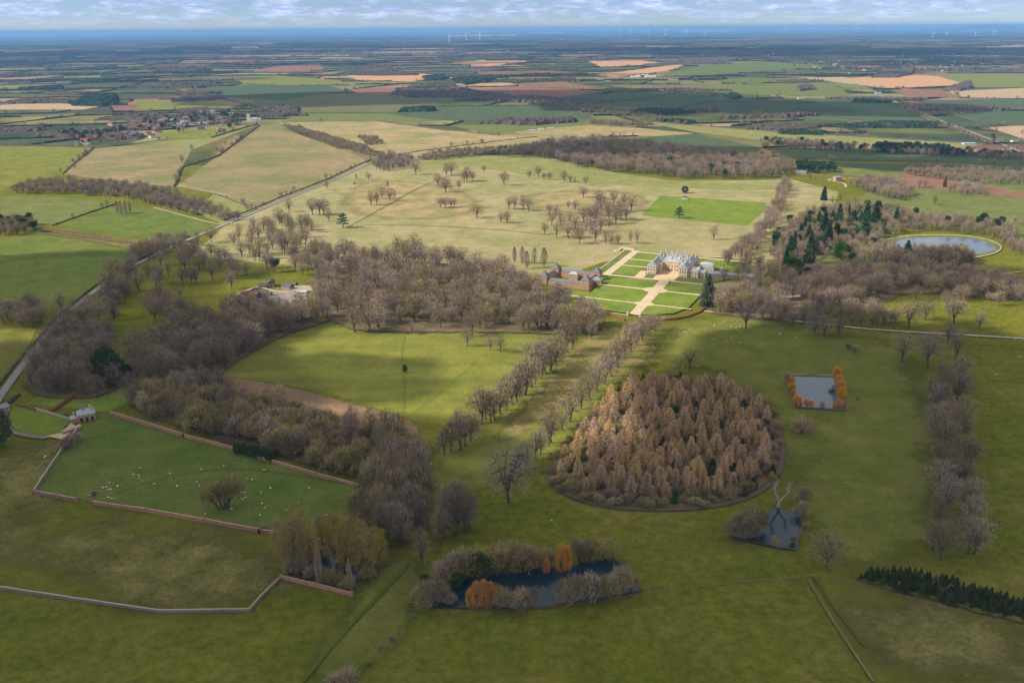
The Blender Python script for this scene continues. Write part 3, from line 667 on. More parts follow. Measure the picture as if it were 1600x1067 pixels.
cluster('bare_oak', [(891, 659, 50, 1.2), (861, 692, 60), (857, 697, 44, .8), (879, 672, 34), (837, 718, 48), (844, 710, 40), (821, 737, 52, .9), (811, 740, 46, .8), (795, 785, 92, .9)], 'in the row left of the larch plantation', 'bare spreading tree', order='near')
cluster('bare_oak', [(908, 640, 46), (922, 625, 46), (932, 612, 48), (944, 600, 50), (955, 588, 52), (966, 574, 50), (976, 560, 50), (986, 550, 48), (995, 540, 44), (1004, 532, 40), (1014, 526, 38), (1024, 518, 34)],
        'in the dense row up to the gate', 'twiggy bare tree', order='near')
cluster('bare_oak', [(1078, 576, 36, 1.05)], 'on green grass beyond the larch plantation', 'single dark round oak')
cluster('bare_oak', [(1165, 513, 44, 1.25), (1272, 525, 38), (1288, 526, 36), (1310, 527, 36), (1330, 508, 18), (1218, 508, 26), (1238, 508, 26), (1257, 505, 34), (1345, 510, 28), (1362, 512, 30), (1380, 508, 26), (1398, 505, 26), (1205, 500, 22), (1190, 500, 24)],
        'along the pale path right of the garden', 'bare park tree')
cluster('bare_oak', [(1409, 566, 50), (1450, 573, 58), (1420, 512, 44), (1490, 506, 46), (1530, 514, 32), (1455, 460, 36), (1526, 466, 38), (1445, 500, 34), (1595, 476, 30), (1500, 470, 28), (1560, 478, 26), (1478, 480, 28), (1430, 470, 26)], 'on the open grass at the right', 'bare branching oak')
cluster('bare_oak', [(1470, 874, 62), (1464, 830, 58), (1478, 800, 58), (1466, 770, 56), (1468, 738, 54), (1472, 706, 54), (1462, 676, 50), (1464, 645, 50), (1468, 612, 48)], 'in the left line of the double belt', 'purplish bare oak', order='near')
cluster('bare_oak', [(1521, 866, 62), (1516, 830, 58), (1512, 795, 54), (1500, 765, 56), (1508, 730, 54), (1497, 690, 56), (1505, 665, 50), (1495, 628, 52), (1500, 600, 46), (1492, 562, 46), (1480, 540, 40)], 'in the right line of the double belt', 'purplish bare oak', order='near')
cluster('bare_oak', [(1290, 886, 58, 1.15)], 'beside the small pond and fence corner', 'large round twiggy tree')
cluster('shrub', [(1251, 676, 26, 1.1)], 'on the slope between rectangular pond and larches', 'round bare thorn bush')
cluster('shrub', [(1325, 545, 10), (1335, 548, 10)], 'on the grass above the rectangular pond', 'small bare bush')
cluster('shrub', [(350, 796, 50, .85)], 'in the walled paddock among the sheep', 'round grey bare tree')
cluster('shrub', [(148, 775, 9), (412, 830, 10), (108, 700, 20), (118, 690, 16), (100, 650, 7)], 'against the paddock walls', 'small bare shrub')
cluster('shrub', [(537, 1074, 28, 1.3)], 'cut by the bottom edge of the field', 'bare purple bush')
cluster('shrub', [(646, 964, 6), (614, 1000, 8), (595, 1014, 7), (578, 1040, 6)], 'dotted along the ditch line', 'tiny dark bush')
# limes behind the paddock corner
cluster('bare_lime', [(640, 800, 96), (622, 812, 84), (604, 800, 74), (660, 790, 70), (570, 800, 60), (555, 815, 46), (640, 760, 60), (610, 855, 76), (580, 840, 60), (655, 835, 60)], 'behind the corner of the brick paddock', 'tall grey bare lime')
cluster('bare_lime', [(713, 838, 90), (728, 832, 76), (700, 825, 70), (690, 848, 60), (660, 885, 62, .9), (735, 822, 52)], 'above the long fish pond', 'dark slender bare lime')
cluster('yellow_willow', [(462, 900, 98, .8), (485, 892, 76, .8), (545, 905, 98, .7), (570, 905, 92, .8), (525, 885, 90, .7), (592, 890, 70, .7), (505, 860, 60, .6)], 'around the hidden pond', 'tall yellow twigged willow')
cluster('scrub_tree', [(468, 900, 30), (488, 905, 26), (506, 908, 24), (522, 912, 28), (540, 920, 24)], 'overhanging the hidden pond just behind the low wall', 'twiggy brown bush')
cluster('scrub_tree', [(450, 895, 26), (462, 885, 24), (480, 878, 26), (500, 872, 22), (530, 870, 24), (560, 875, 28), (585, 885, 26), (575, 905, 24)], 'round the hidden pond under the willows', 'dark brown bush')
cluster('yellow_willow', [(445, 885, 80, .7), (538, 890, 84, .7), (558, 898, 90, .7), (580, 898, 80, .7), (472, 880, 88, .7)], 'crowded behind the low wall end', 'slimmer ochre willow')
cluster('bare_tall_tree', [(500, 915, 66, .5), (548, 925, 52, .5), (588, 870, 60, .6)], 'at the edge of the hidden pond', 'pale slim birch like tree')
scatter([(572, 790), (600, 768), (650, 740), (668, 760), (672, 800), (650, 850), (610, 870), (580, 850), (590, 815)], [('bare_lime', .75), ('scrub_tree', .25)], 10.5, {'bare_lime': 34, 'scrub_tree': 11},
        'bare tree in the dense group beyond the corner of the paddock', 'dense group beyond the paddock corner', hv=.2)
scatter([(690, 850), (705, 815), (745, 800), (742, 840), (715, 860)], [('bare_lime', 1)], 11, 27, 'dark bare tree in the small group above the long pond', 'small group above the long pond')
scatter([(550, 830), (560, 795), (585, 800), (570, 850), (545, 870)], [('scrub_tree', .6), ('bare_lime', .4)], 9, {'scrub_tree': 13, 'bare_lime': 20}, 'bare tree along the end wall of the paddock', 'trees along the end wall of the paddock')
scatter([(1455, 880), (1450, 700), (1455, 600), (1500, 590), (1512, 700), (1530, 870)], [('bare_oak', 1)], 17, 20, 'purple brown tree filling the middle of the double belt', 'trees filling the double belt', gap=.2)
# long fish pond
cluster('scrub_tree', [(720, 905, 46, 1.0), (700, 912, 50, .9), (742, 900, 52), (765, 898, 50), (790, 892, 48), (812, 892, 50), (835, 886, 42), (855, 885, 34), (905, 880, 38), (922, 876, 36), (942, 874, 36), (955, 872, 32)], 'on the far bank of the long pond', 'grey olive bankside tree')
cluster('evergreen_tree', [(745, 905, 38, .75), (755, 906, 36, .7), (715, 918, 22, .8), (665, 912, 14)], 'among grey trees at the long pond', 'ivy green bush')
cluster('scrub_tree', [(668, 948, 42, .9), (682, 945, 46, .8), (704, 948, 20), (775, 950, 40, .8), (790, 950, 34, .8), (812, 951, 40, .9), (828, 948, 36, .7), (895, 944, 46, .9), (915, 940, 48, .9), (932, 938, 40), (948, 934, 42, .9), (965, 930, 52, .8), (985, 924, 34, .7)], 'on the near bank of the long pond', 'leafless pondside tree')
cluster('orange_alder', [(736, 949, 30, 1.0), (745, 949, 40, .9), (756, 949, 42, .85), (766, 948, 38, .9)], 'on the near bank of the long pond', 'bright orange upright tree', group='orange trees at the long pond')
cluster('orange_alder', [(877, 893, 42, .9), (886, 892, 38, .75), (854, 897, 26, .8), (835, 890, 22, .8)], 'on the far bank of the long pond', 'orange twigged willow', group='orange willows on the far bank')
# small pond
cluster('scrub_tree', [(1158, 842, 46, .9), (1170, 840, 50, .9), (1148, 840, 32), (1185, 828, 40, .8)], 'at the left tip of the small pond', 'pale olive bush')
cluster('scrub_tree', [(1252, 808, 28, .8), (1254, 780, 24, .8), (1211, 856, 22, .5), (1238, 850, 16, .6), (1260, 826, 14, .7)], 'around the right bank of the small pond', 'small brown sapling')
# rectangular pond
cluster('orange_willow', [(1235, 605, 16), (1237, 613, 15), (1239, 620, 12, .9), (1242, 627, 12, .9), (1245, 636, 19), (1250, 636, 9), (1260, 637, 14), (1267, 638, 13), (1303, 639, 9), (1311, 638, 15, 1.1), (1306, 598, 26, .7), (1309, 610, 24, .8), (1312, 620, 26, .9), (1314, 628, 24, .8)],
        'around the rectangular pond', 'bright orange pollard willow', group='orange willows round the rectangular pond')
cluster('shrub', [(1285, 638, 11, .7), (1300, 614, 8, 1.1), (1231, 597, 16, .9), (1340, 625, 5, .8)], 'at the rectangular pond', 'bare brown bush')

cluster('bare_oak', [(862, 352, 24), (878, 358, 26), (898, 360, 28), (912, 348, 28), (925, 365, 28), (938, 362, 28), (948, 338, 28), (962, 350, 28), (978, 345, 26), (903, 372, 24), (932, 338, 26), (968, 332, 24)], 'packed into the clump beyond the stables', 'dense bare tree')
cluster(['bare_lime', 'bare_oak'], [(735, 690, 50), (758, 655, 50), (782, 648, 50), (808, 628, 50, 1.1), (830, 605, 52), (846, 592, 50, 1.1), (868, 570, 48), (705, 705, 50), (872, 558, 46, 1.1)], 'thickening the sunlit left row', 'twiggy pale tree')
scatter([(1385, 404), (1420, 402), (1470, 404), (1500, 402), (1515, 410), (1470, 424), (1395, 420)], [('bare_lime', 1)], 9, 22, 'slim pinkish tree between garden wood and round basin', 'slim trees before the round basin')
# --- woods
WOODLAB = {'bare_oak': 'bare grey crowned tree deep in the great wood between meadow and parkland', 'bare_lime': 'bare upright tree in the great wood between meadow and parkland', 'scrub_tree': 'bare undergrowth tree in the great wood'}
WG = {'bare_oak': 'bare trees of the great wood', 'bare_lime': 'upright trees of the great wood', 'scrub_tree': 'undergrowth of the great wood'}
scatter([(235, 400), (330, 378), (420, 350), (500, 345), (520, 400), (460, 440), (400, 425), (330, 440), (260, 470), (215, 440)], [('bare_oak', .7), ('bare_lime', .3)], 27, 23, 'bare park tree scattered between road and great wood', 'scattered trees between road and great wood', gap=.4)
scatter([(150, 470), (190, 440), (215, 462), (180, 490), (172, 545), (120, 520)], [('bare_oak', .75), ('scrub_tree', .25)], 16, {'bare_oak': 24, 'scrub_tree': 12}, 'dark bare tree in the wood right of the road bend', 'wood right of the road', gap=.35)
BIGW = [(478, 425), (530, 405), (580, 402), (640, 398), (700, 402), (760, 420), (800, 432), (850, 452), (850, 480), (930, 478), (945, 500), (925, 520), (880, 535), (800, 515), (740, 518), (690, 508), (640, 512), (560, 512), (535, 500), (500, 480), (478, 450)]
floor([(470, 440), (560, 412), (700, 410), (800, 440), (850, 485), (950, 495), (930, 525), (800, 520), (640, 520), (540, 518), (490, 480)], 'leaf')
scatter(BIGW, [('bare_oak', .66), ('bare_lime', .24), ('scrub_tree', .10)], 18.5, {'bare_oak': 28, 'bare_lime': 29, 'scrub_tree': 15}, WOODLAB, WG, gap=.2, hv=.26)
LW = [(330, 520), (372, 492), (430, 500), (505, 495), (520, 502), (440, 525), (365, 568), (335, 592), (235, 608), (205, 600), (215, 560), (270, 530)]
floor(LW, 'leaf')
scatter(LW, [('bare_lime', .7), ('bare_oak', .3)], 13, 29, 'dark bare tree in the narrow wood between farm and meadow', 'trees of the narrow dark wood')
LW2 = [(45, 585), (75, 545), (110, 505), (150, 498), (165, 530), (165, 560), (200, 605), (140, 625), (70, 622), (40, 610)]
floor(LW2, 'leaf')
scatter(LW2, [('bare_oak', .55), ('bare_lime', .45)], 13, 27, 'bare tree in the dark wood between the road and the lodge', 'trees of the wood by the lodge')
scatter([(0, 505), (0, 488), (50, 485), (72, 495), (70, 512), (20, 518)], [('bare_oak', 1)], 12, 21, 'dark bare tree in the copse at the left edge', 'trees of the copse at the left edge')
SCR = [(205, 632), (240, 612), (330, 610), (400, 632), (480, 655), (560, 680), (625, 690), (655, 712), (640, 752), (600, 765), (565, 748), (430, 712), (352, 690), (290, 670), (212, 642)]
floor(SCR, 'leaf')
scatter(SCR, [('scrub_tree', .84), ('bare_lime', .16)], 11, {'scrub_tree': 19, 'bare_lime': 27}, {'scrub_tree': 'olive brown scrub tree in the thicket behind the paddock wall', 'bare_lime': 'taller bare tree rising from the thicket behind the paddock wall'},
        {'scrub_tree': 'scrub of the thicket behind the paddock wall', 'bare_lime': 'taller trees of the thicket behind the paddock wall'}, hv=.25)
cluster('evergreen_tree', [(372, 708, 14), (382, 709, 16), (392, 712, 17), (402, 714, 17), (412, 716, 16), (422, 720, 15)], 'behind the long brick paddock wall', 'clipped round evergreen', group='evergreens behind the paddock wall')
# oval larch plantation
LL = {'larch': 'tan bare larch in the oval plantation', 'scrub_tree': 'low bare undergrowth tree in the oval larch plantation', 'young_spruce': 'small dark evergreen between larches in the oval plantation'}
LG = {'larch': 'larches of the oval plantation', 'scrub_tree': 'undergrowth of the oval plantation', 'young_spruce': 'small evergreens of the oval plantation'}
scatter([(870, 742), (890, 700), (920, 665), (950, 632), (985, 610), (1040, 600), (1105, 605), (1155, 620), (1195, 650), (1210, 700), (1198, 742), (1165, 763), (1090, 782), (990, 784), (910, 770)], [('larch', 1)], 10.2, {'larch': 15.5}, LL, LG, hv=.32, wide=1.0, gap=.10, jit=.46)
scatter(OVAL, [('scrub_tree', .80), ('young_spruce', .20)], 8.0, {'scrub_tree': 7.5, 'young_spruce': 8.5}, LL, LG, seed=5, wide=1.2)
# young spruces at the lower right
SP = [(1338, 905), (1362, 897), (1392, 895), (1420, 897), (1470, 908), (1520, 922), (1600, 945), (1640, 955), (1640, 985), (1590, 970), (1500, 948), (1420, 928), (1370, 916)]
floor(SP, 'olive')
scatter(SP, [('young_spruce', .97), ('shrub', .03)], 3.15, {'young_spruce': 6.0, 'shrub': 4}, {'young_spruce': 'dark young spruce in the dense plantation strip by the fence', 'shrub': 'bare brown sapling among the young spruces'}, {'young_spruce': 'young spruces of the plantation strip', 'shrub': 'bare saplings of the spruce strip'}, force=False, jit=.3)
# arboretum and trees right of the mansion
cluster('conifer', [(1310, 354, 36, 1.0), (1325, 345, 26, .8), (1286, 376, 46, 1.3), (1264, 412, 52, 1.1), (1239, 402, 42, .9), (1227, 425, 40, .9), (1366, 356, 42, 1.5), (1399, 354, 30, 1.2), (1350, 372, 42, 1.2), (1415, 411, 36, 1.4), (1256, 367, 28, 1.2),
         (1378, 330, 9, 1.3), (1287, 313, 22, 1.6), (1343, 360, 30, 1.1), (1250, 372, 24, 1.5), (1278, 360, 30, 1.3), (1300, 350, 22, 1.6), (1334, 350, 22, 1.2), (1476, 292, 16, 1.0), (1262, 384, 34, 1.4), (1292, 388, 40, 1.5), (1274, 398, 30, 1.3), (1232, 412, 44, 1.1), (1352, 352, 36, 1.3), (1306, 374, 26, 1.7)], 'in the arboretum garden', 'dark pointed conifer')
cluster('evergreen_tree', [(1237, 438, 34, .95), (1315, 406, 26, 1.0), (1402, 409, 14, 1.1), (1355, 322, 9, 1.2), (1330, 365, 16, 1.2), (1295, 362, 18, 1.2)], 'in the arboretum garden', 'broad dark evergreen')
cluster('conifer', [(1105, 478, 50, 1.5)], 'rising right of the garden lawns before the mansion', 'tall dark conifer')
floor([(1112, 492), (1120, 470), (1200, 440), (1330, 425), (1480, 428), (1600, 448), (1600, 475), (1460, 458), (1400, 460), (1345, 490), (1240, 503), (1170, 496)], 'leaf', w=30)
floor([(1200, 400), (1230, 350), (1275, 330), (1300, 345), (1290, 400), (1250, 430)], 'leaf', w=30)
AL = 'bare greyish tree in the garden wood right of the mansion'; AG = 'bare trees of the garden wood right of the mansion'
scatter([(1112, 490), (1120, 470), (1180, 455), (1230, 470), (1225, 492), (1170, 492)], [('bare_oak', .6), ('bare_lime', .4)], 13, 22, AL, AG)
scatter([(1205, 440), (1270, 430), (1330, 425), (1400, 430), (1480, 428), (1600, 448), (1600, 472), (1540, 470), (1460, 455), (1400, 455), (1345, 480), (1300, 485), (1250, 478), (1210, 460)], [('bare_oak', .82), ('scrub_tree', .15), ('pine', .03)], 13.5, {'bare_oak': 22, 'scrub_tree': 12, 'pine': 17}, AL, AG, gap=.04)
scatter([(1210, 490), (1300, 488), (1345, 482), (1400, 500), (1390, 512), (1300, 505), (1230, 502)], [('bare_oak', 1)], 17, 19, 'bare tree in the line between garden wood and pale path', 'bare trees between garden wood and path', gap=.0)
scatter([(1200, 400), (1230, 350), (1275, 330), (1380, 325), (1430, 340), (1480, 345), (1560, 352), (1590, 365), (1600, 400), (1575, 392), (1540, 368), (1440, 362), (1385, 372), (1370, 400), (1380, 420), (1330, 420), (1280, 400), (1230, 420)],
        [('bare_oak', .62), ('bare_lime', .3), ('pine', .08)], 14, 17, 'tree in the arboretum around the round basin', 'trees of the arboretum', gap=.12)
scatter([(1425, 412), (1500, 405), (1510, 420), (1440, 424)], [('bare_lime', 1)], 14, 24, 'tall pinkish bare tree before the round basin', 'bare trees before the round basin')
scatter([(1385, 402), (1410, 412), (1455, 414), (1512, 404), (1530, 410), (1480, 424), (1400, 426), (1372, 412)], [('bare_lime', .7), ('bare_oak', .3)], 11, 20, 'pinkish bare tree screening the round basin', 'bare trees screening the round basin')
cluster('bare_lime', [(1392, 408, 34), (1440, 414, 34, 1.2), (1452, 420, 38, 1.2), (1470, 418, 38, 1.3), (1486, 414, 34, 1.2), (1500, 412, 30), (1380, 400, 30), (1368, 410, 34, 1.3)], 'hiding the near edge of the round basin', 'tall pinkish bare tree')
scatter([(1120, 415), (1165, 385), (1205, 330), (1222, 288), (1236, 290), (1222, 335), (1185, 395), (1150, 425)], [('bare_lime', .6), ('bare_oak', .4)], 15, 21, 'pale grey tree in the long avenue behind the mansion', 'trees of the long avenue behind the mansion')
scatter([(1128, 440), (1150, 420), (1200, 410), (1215, 430), (1190, 445)], [('bare_oak', 1)], 17, 17, 'bare tree right behind the mansion service range', 'bare trees behind the service range', gap=.2)
scatter([(1325, 292), (1350, 285), (1395, 288), (1424, 305), (1420, 318), (1390, 312), (1350, 300)], [('bare_oak', 1)], 14, 20, 'purple bare tree in the rounded copse by the orange lodge', 'trees of the rounded copse')
scatter([(1480, 300), (1510, 292), (1545, 298), (1530, 308), (1500, 308)], [('bare_oak', 1)], 18, 19, 'bare tree on the brown soil at the far right', 'bare trees on the brown soil')
cluster('bare_oak', [(1436, 294, 18, 1.2), (1445, 292, 14), (1460, 320, 16), (1585, 350, 14), (1265, 282, 14), (1312, 318, 18, .6), (1335, 318, 14, .6), (1300, 322, 18, .6)], 'on grass near the orange lodge', 'lone bare tree')
# belts beyond the park
BW = [(800, 242), (860, 226), (950, 222), (1050, 234), (1150, 248), (1235, 260), (1240, 268), (1225, 277), (1190, 280), (1060, 281), (990, 272), (905, 263), (860, 250)]
scatter(BW, [('bare_oak', .95), ('pine', .05)], 19, {'bare_oak': 24, 'pine': 20}, {'bare_oak': 'bare dark tree in the long wood beyond the parkland', 'pine': 'dark pine in the long wood beyond the parkland'}, {'bare_oak': 'bare trees of the long dark wood', 'pine': 'pines of the long dark wood'})
scatter([(640, 250), (700, 237), (800, 232), (860, 226), (855, 244), (760, 243), (690, 250)], [('scrub_tree', .6), ('bare_oak', .4)], 14, {'scrub_tree': 11, 'bare_oak': 15}, 'low purple tree in the belt left of the long dark wood', 'trees of the low purple belt')
scatter([(1240, 262), (1262, 260), (1304, 265), (1306, 271), (1250, 272)], [('pine', 1)], 13, 18, 'dark green pine at the end of the long wood', 'pines at the end of the long wood')
scatter([(15, 300), (45, 291), (110, 285), (200, 292), (270, 302), (330, 328), (388, 345), (352, 346), (270, 331), (190, 310), (100, 304), (25, 304)], [('bare_oak', .75), ('scrub_tree', .25)], 14.5, {'bare_oak': 18, 'scrub_tree': 11}, 'pinkish grey bare tree in the left hand belt', 'trees of the left hand belt')
scatter([(0, 352), (40, 348), (60, 352), (62, 364), (0, 371)], [('bare_oak', .7), ('pine', .3)], 13, 18, 'dark tree in the small wood at the left edge', 'trees of the small wood at the left edge')
scatter([(205, 395), (250, 380), (290, 378), (300, 388), (255, 400), (215, 412)], [('bare_oak', 1)], 13, 17, 'bare tree where the ditch meets the road', 'trees where the ditch meets the road')
scatter([(455, 405), (500, 400), (540, 402), (478, 425), (465, 440)], [('bare_oak', 1)], 17, 21, 'bare tree at the upper left of the great wood', 'trees at the upper left of the great wood')
scatter([(205, 470), (250, 470), (290, 500), (330, 500), (370, 488), (330, 520), (280, 525), (230, 500)], [('bare_oak', 1)], 15, 24, 'bare tree below the red brick farm', 'trees below the red brick farm', gap=.2)
scatter([(160, 490), (175, 440), (205, 412), (215, 425), (190, 470), (178, 500)], [('bare_oak', .7), ('scrub_tree', .3)], 14, {'bare_oak': 20, 'scrub_tree': 10}, 'bare tree in the strip beside the road', 'trees of the roadside strip')
scatter([(580, 262), (600, 244), (640, 248), (640, 262), (600, 270)], [('bare_oak', 1)], 16, 18, 'bare tree at the bend of the road', 'trees at the bend of the road')
scatter([(560, 215), (592, 218), (600, 226), (575, 228)], [('scrub_tree', .6), ('bare_oak', .4)], 14, 12, 'purplish tree in the strip beside the pale track', 'trees beside the pale track')
scatter([(440, 197), (470, 200), (560, 226), (600, 243), (580, 245), (500, 222)], [('scrub_tree', 1)], 10, 7, 'low scrub beside the pale track', 'scrub beside the pale track', hv=.3)
scatter([(1410, 270), (1440, 264), (1600, 275), (1600, 292), (1500, 285), (1420, 275)], [('bare_oak', 1)], 17, 17, 'grey tree in the long belt at the far right', 'trees of the belt at the far right')
scatter([(1180, 222), (1230, 222), (1370, 234), (1500, 240), (1600, 247), (1600, 252), (1480, 246), (1370, 242), (1230, 234)], [('bare_oak', .8), ('pine', .2)], 19, 18, {'bare_oak': 'bare tree in the mixed belt beyond the teal field', 'pine': 'pine in the mixed belt beyond the teal field'}, {'bare_oak': 'bare trees of the mixed belt', 'pine': 'pines of the mixed belt'})
scatter([(1370, 232), (1480, 236), (1490, 243), (1370, 240)], [('pine', 1)], 15, 20, 'dark pine in the middle of the mixed belt', 'dark pines of the mixed belt')
scatter([(925, 193), (1000, 198), (1020, 202), (980, 200), (920, 196)], [('bare_lime', 1)], 15, 20, 'pale poplar in the row above the tan field', 'pale poplars above the tan field')
scatter([(840, 160), (960, 172), (1040, 186), (1035, 189), (930, 178), (840, 166)], [('bare_oak', 1)], 20, 14, 'small tree on the diagonal hedge beyond the long wood', 'trees of the diagonal hedge')
scatter([(1405, 160), (1440, 178), (1480, 196), (1560, 228), (1540, 226), (1460, 196), (1400, 170)], [('bare_oak', .7), ('scrub_tree', .3)], 18, {'bare_oak': 13, 'scrub_tree': 8}, 'roadside tree at the upper right', 'roadside trees at the upper right')

# ---------------------------------------------------------------- far farmland: patchwork, hedges, trees, woods
def far_country():
    r = random.Random(3)
    pal = [((.095, .115, .044), 5), ((.118, .138, .046), 5), ((.160, .168, .056), 5), ((.210, .200, .080), 4), ((.066, .086, .046), 3), ((.250, .210, .110), 3), ((.320, .205, .120), 2.2),
           ((.215, .120, .082), 1.8), ((.360, .235, .140), 1.4), ((.095, .090, .055), 2.5)]
    tot = sum(w for _, w in pal)
    def pick():
        k = r.uniform(0, tot)
        for c, w in pal:
            k -= w
            if k <= 0: return c
        return pal[0][0]
    rows = [2150.0]
    while rows[-1] < 34000: rows.append(rows[-1]*1.0+150+rows[-1]*.028)
    grid = []
    for j, D in enumerate(rows):
        cw = 210+.035*D; n = int(1.42*D/cw); grid.append([(-0.71*D+i*cw*1.0, D) for i in range(n+1)])
    # irregular boundaries: every row is a wavy line, every field a strip between two of them
    ph = [(r.uniform(0, 6), r.uniform(0, 6), r.uniform(.6, 1.4)) for _ in rows]
    def Y(j, x):
        D = rows[j]; a, b, c = ph[j]; g = (rows[min(j+1, len(rows)-1)]-rows[max(j-1, 0)])*.5
        return D+g*.30*sin(x/(430*c+.08*D)+a)+g*.2*sin(x/(170*c+.04*D)+b)+x*.05
    V = []; F = []; cols = []; hed = []; spots = []
    for j in range(len(rows)-1):
        D = rows[j]; x = -.74*D+r.uniform(-200, 0); gp = rows[j+1]-D; sk = r.uniform(-.6, .6)*gp
        while x < .74*D:
            w = (r.uniform(120, 460))*(1+D/9000); x2 = x+w; ns = 5; sk2 = max(-.8*w, min(.8*w, r.uniform(-.9, .9)*gp)); c = pick(); v = r.uniform(.85, 1.15)
            b = len(V)
            for k in range(ns+1):
                t = k/ns; xb = x+(x2-x)*t; V.append((xb, Y(j, xb), 0)); xt = (x+sk)*(1-t)+max(x2+sk2, x+sk+40)*t; V.append((xt, Y(j+1, xt), 0))
            for k in range(ns): F.append((b+2*k, b+2*k+2, b+2*k+3, b+2*k+1)); cols.append(tuple(q*v*.74 for q in c))
            if r.random() < .86:
                for k in range(ns): hed.append((V[b+2*k], V[b+2*k+2]))
            if r.random() < .86: hed.append((V[b], V[b+1]))
            sk = max(x2+sk2, x+sk+40)-x2; x = x2
    m = bpy.data.materials.new('farmland_patchwork'); m.use_nodes = True; N = m.node_tree.nodes; L = m.node_tree.links
    bs = N['Principled BSDF']; bs.inputs['Roughness'].default_value = .95; bs.inputs['Specular IOR Level'].default_value = 0
    at = N.new('ShaderNodeAttribute'); at.attribute_name = 'field_colour'
    nz = N.new('ShaderNodeTexNoise'); nz.inputs['Scale'].default_value = .006; nz.inputs['Detail'].default_value = 7
    geo = N.new('ShaderNodeNewGeometry'); L.new(geo.outputs['Position'], nz.inputs['Vector'])
    mr = N.new('ShaderNodeMapRange'); mr.inputs[1].default_value = .35; mr.inputs[2].default_value = .65; mr.inputs[3].default_value = .75; mr.inputs[4].default_value = 1.25; L.new(nz.outputs[0], mr.inputs[0])
    vs = N.new('ShaderNodeVectorMath'); vs.operation = 'SCALE'; L.new(at.outputs['Color'], vs.inputs[0]); L.new(mr.outputs[0], vs.inputs['Scale']); L.new(vs.outputs[0], bs.inputs['Base Color'])
    me = mesh(V, F, [m]); ca = me.color_attributes.new('field_colour', 'FLOAT_COLOR', 'CORNER')
    buf = []
    for p in me.polygons: buf += [*cols[p.index], 1]*len(p.vertices)
    ca.data.foreach_set('color', buf)
    o = obj('fields', me); o.location.z = .02; tag(o, kind='structure')
    # hedges of the far country and trees along them
    HV = []; HF = []; tp = []
    polys = [(P, min(p[0] for p in P), max(p[0] for p in P), min(p[1] for p in P), max(p[1] for p in P)) for P in HANDPOLY]
    def free(x, y):
        return not any(a <= x <= b and c <= y <= d and inpoly(x, y, P) for P, a, b, c, d in polys)
    for a, b in hed:
        L_ = math.hypot(b[0]-a[0], b[1]-a[1]); mx_, my_ = (a[0]+b[0])/2, (a[1]+b[1])/2
        ns = max(1, int(L_/45)); nx, ny = -(b[1]-a[1])/L_, (b[0]-a[0])/L_
        D = math.hypot(mx_, my_); hw = 2.2+min(D, 12000)/4000
        pr = None
        for k in range(ns+1):
            t = k/ns; x = a[0]+(b[0]-a[0])*t; y = a[1]+(b[1]-a[1])*t; hh = r.uniform(1.8, 4.4)*(1+min(D, 9000)/9000)
            if not free(x, y): pr = None; continue
            q = len(HV); HV += [(x-nx*hw, y-ny*hw, 0), (x-nx*hw*.7, y-ny*hw*.7, hh), (x+nx*hw*.7, y+ny*hw*.7, hh), (x+nx*hw, y+ny*hw, 0)]
            if pr is not None: HF += [(pr, q, q+1, pr+1), (pr+1, q+1, q+2, pr+2), (pr+2, q+2, q+3, pr+3)]
            pr = q
            if D < 12000 and r.random() < .70: tp.append((x+r.uniform(-15, 15), y+r.uniform(-8, 8), r.uniform(7, 19)))
    tag(obj('hedgerows', mesh(HV, HF, [mat('far_hedge', (.045, .038, .026), (.028, .032, .018), .02)])), 'brown hedgerows dividing the distant fields up to the horizon', 'hedges', kind='stuff')  # hedge colour darkened to carry the shadow side
    return tp, free
FARTREES, FREE = far_country()
for x, y, h in FARTREES: plant('bare_oak', x, y, h, 'small distant tree', 'distant hedge trees', 1.1, False)

# hedges of the nearer fields, each its own thing
def hedge(P, w, h, m, label, group=None, px=True, seg=6, name='hedge', twigs=False, rough=.3):
    if px: P = [G(*p) for p in P]
    r = random.Random(int(P[0][0])); V = []; F = []; pr = None
    pts = []
    for a, b in zip(P, P[1:]):
        L_ = math.hypot(b[0]-a[0], b[1]-a[1]); n = max(1, int(L_/seg))
        pts += [(a[0]+(b[0]-a[0])*k/n, a[1]+(b[1]-a[1])*k/n) for k in range(n)]
    pts.append(P[-1])
    for i, (x, y) in enumerate(pts):
        a = pts[max(i-1, 0)]; b = pts[min(i+1, len(pts)-1)]; l = math.hypot(b[0]-a[0], b[1]-a[1]) or 1
        nx, ny = -(b[1]-a[1])/l, (b[0]-a[0])/l; hh = h*r.uniform(1-rough, 1+rough); ww = w/2*r.uniform(1-rough, 1+rough); q = len(V)
        for s, t in ((-1, 0), (-1.05, .5), (-.6, 1), (.6, 1), (1.05, .5), (1, 0)): V.append((x+nx*ww*s, y+ny*ww*s, hh*t))
        if pr is not None: F += [(pr+k, q+k, q+k+1, pr+k+1) for k in range(5)]
        pr = q
    n0 = len(V); F += [(0, 1, 2, 3, 4, 5), (n0-6, n0-1, n0-2, n0-3, n0-4, n0-5)]
    for i, (x, y) in enumerate(pts):
        for _ in range(10 if seg <= 6 else 4):
            p = Vector((x+r.gauss(0, w*.35)+r.uniform(-.5, .5)*seg, y+r.gauss(0, w*.35)+r.uniform(-.5, .5)*seg*.6, h*r.uniform(.4, .95)))
            tri(V, F, p, Vector((0, 0, 1))+VV(r, .6), r.uniform(.5, 1.1)*max(1, h*.4), .25 if seg <= 6 else .6, r)
    o = obj(name, mesh(V, F, [m]))
    return tag(o, label, 'hedge', group)
hb = mat('bare_hedge', (.120, .092, .064), (.080, .075, .044), .15, rand=.15)
beech = mat('beech_hedge', (.190, .075, .045), (.150, .060, .035), .4)
HG = 'field hedges'
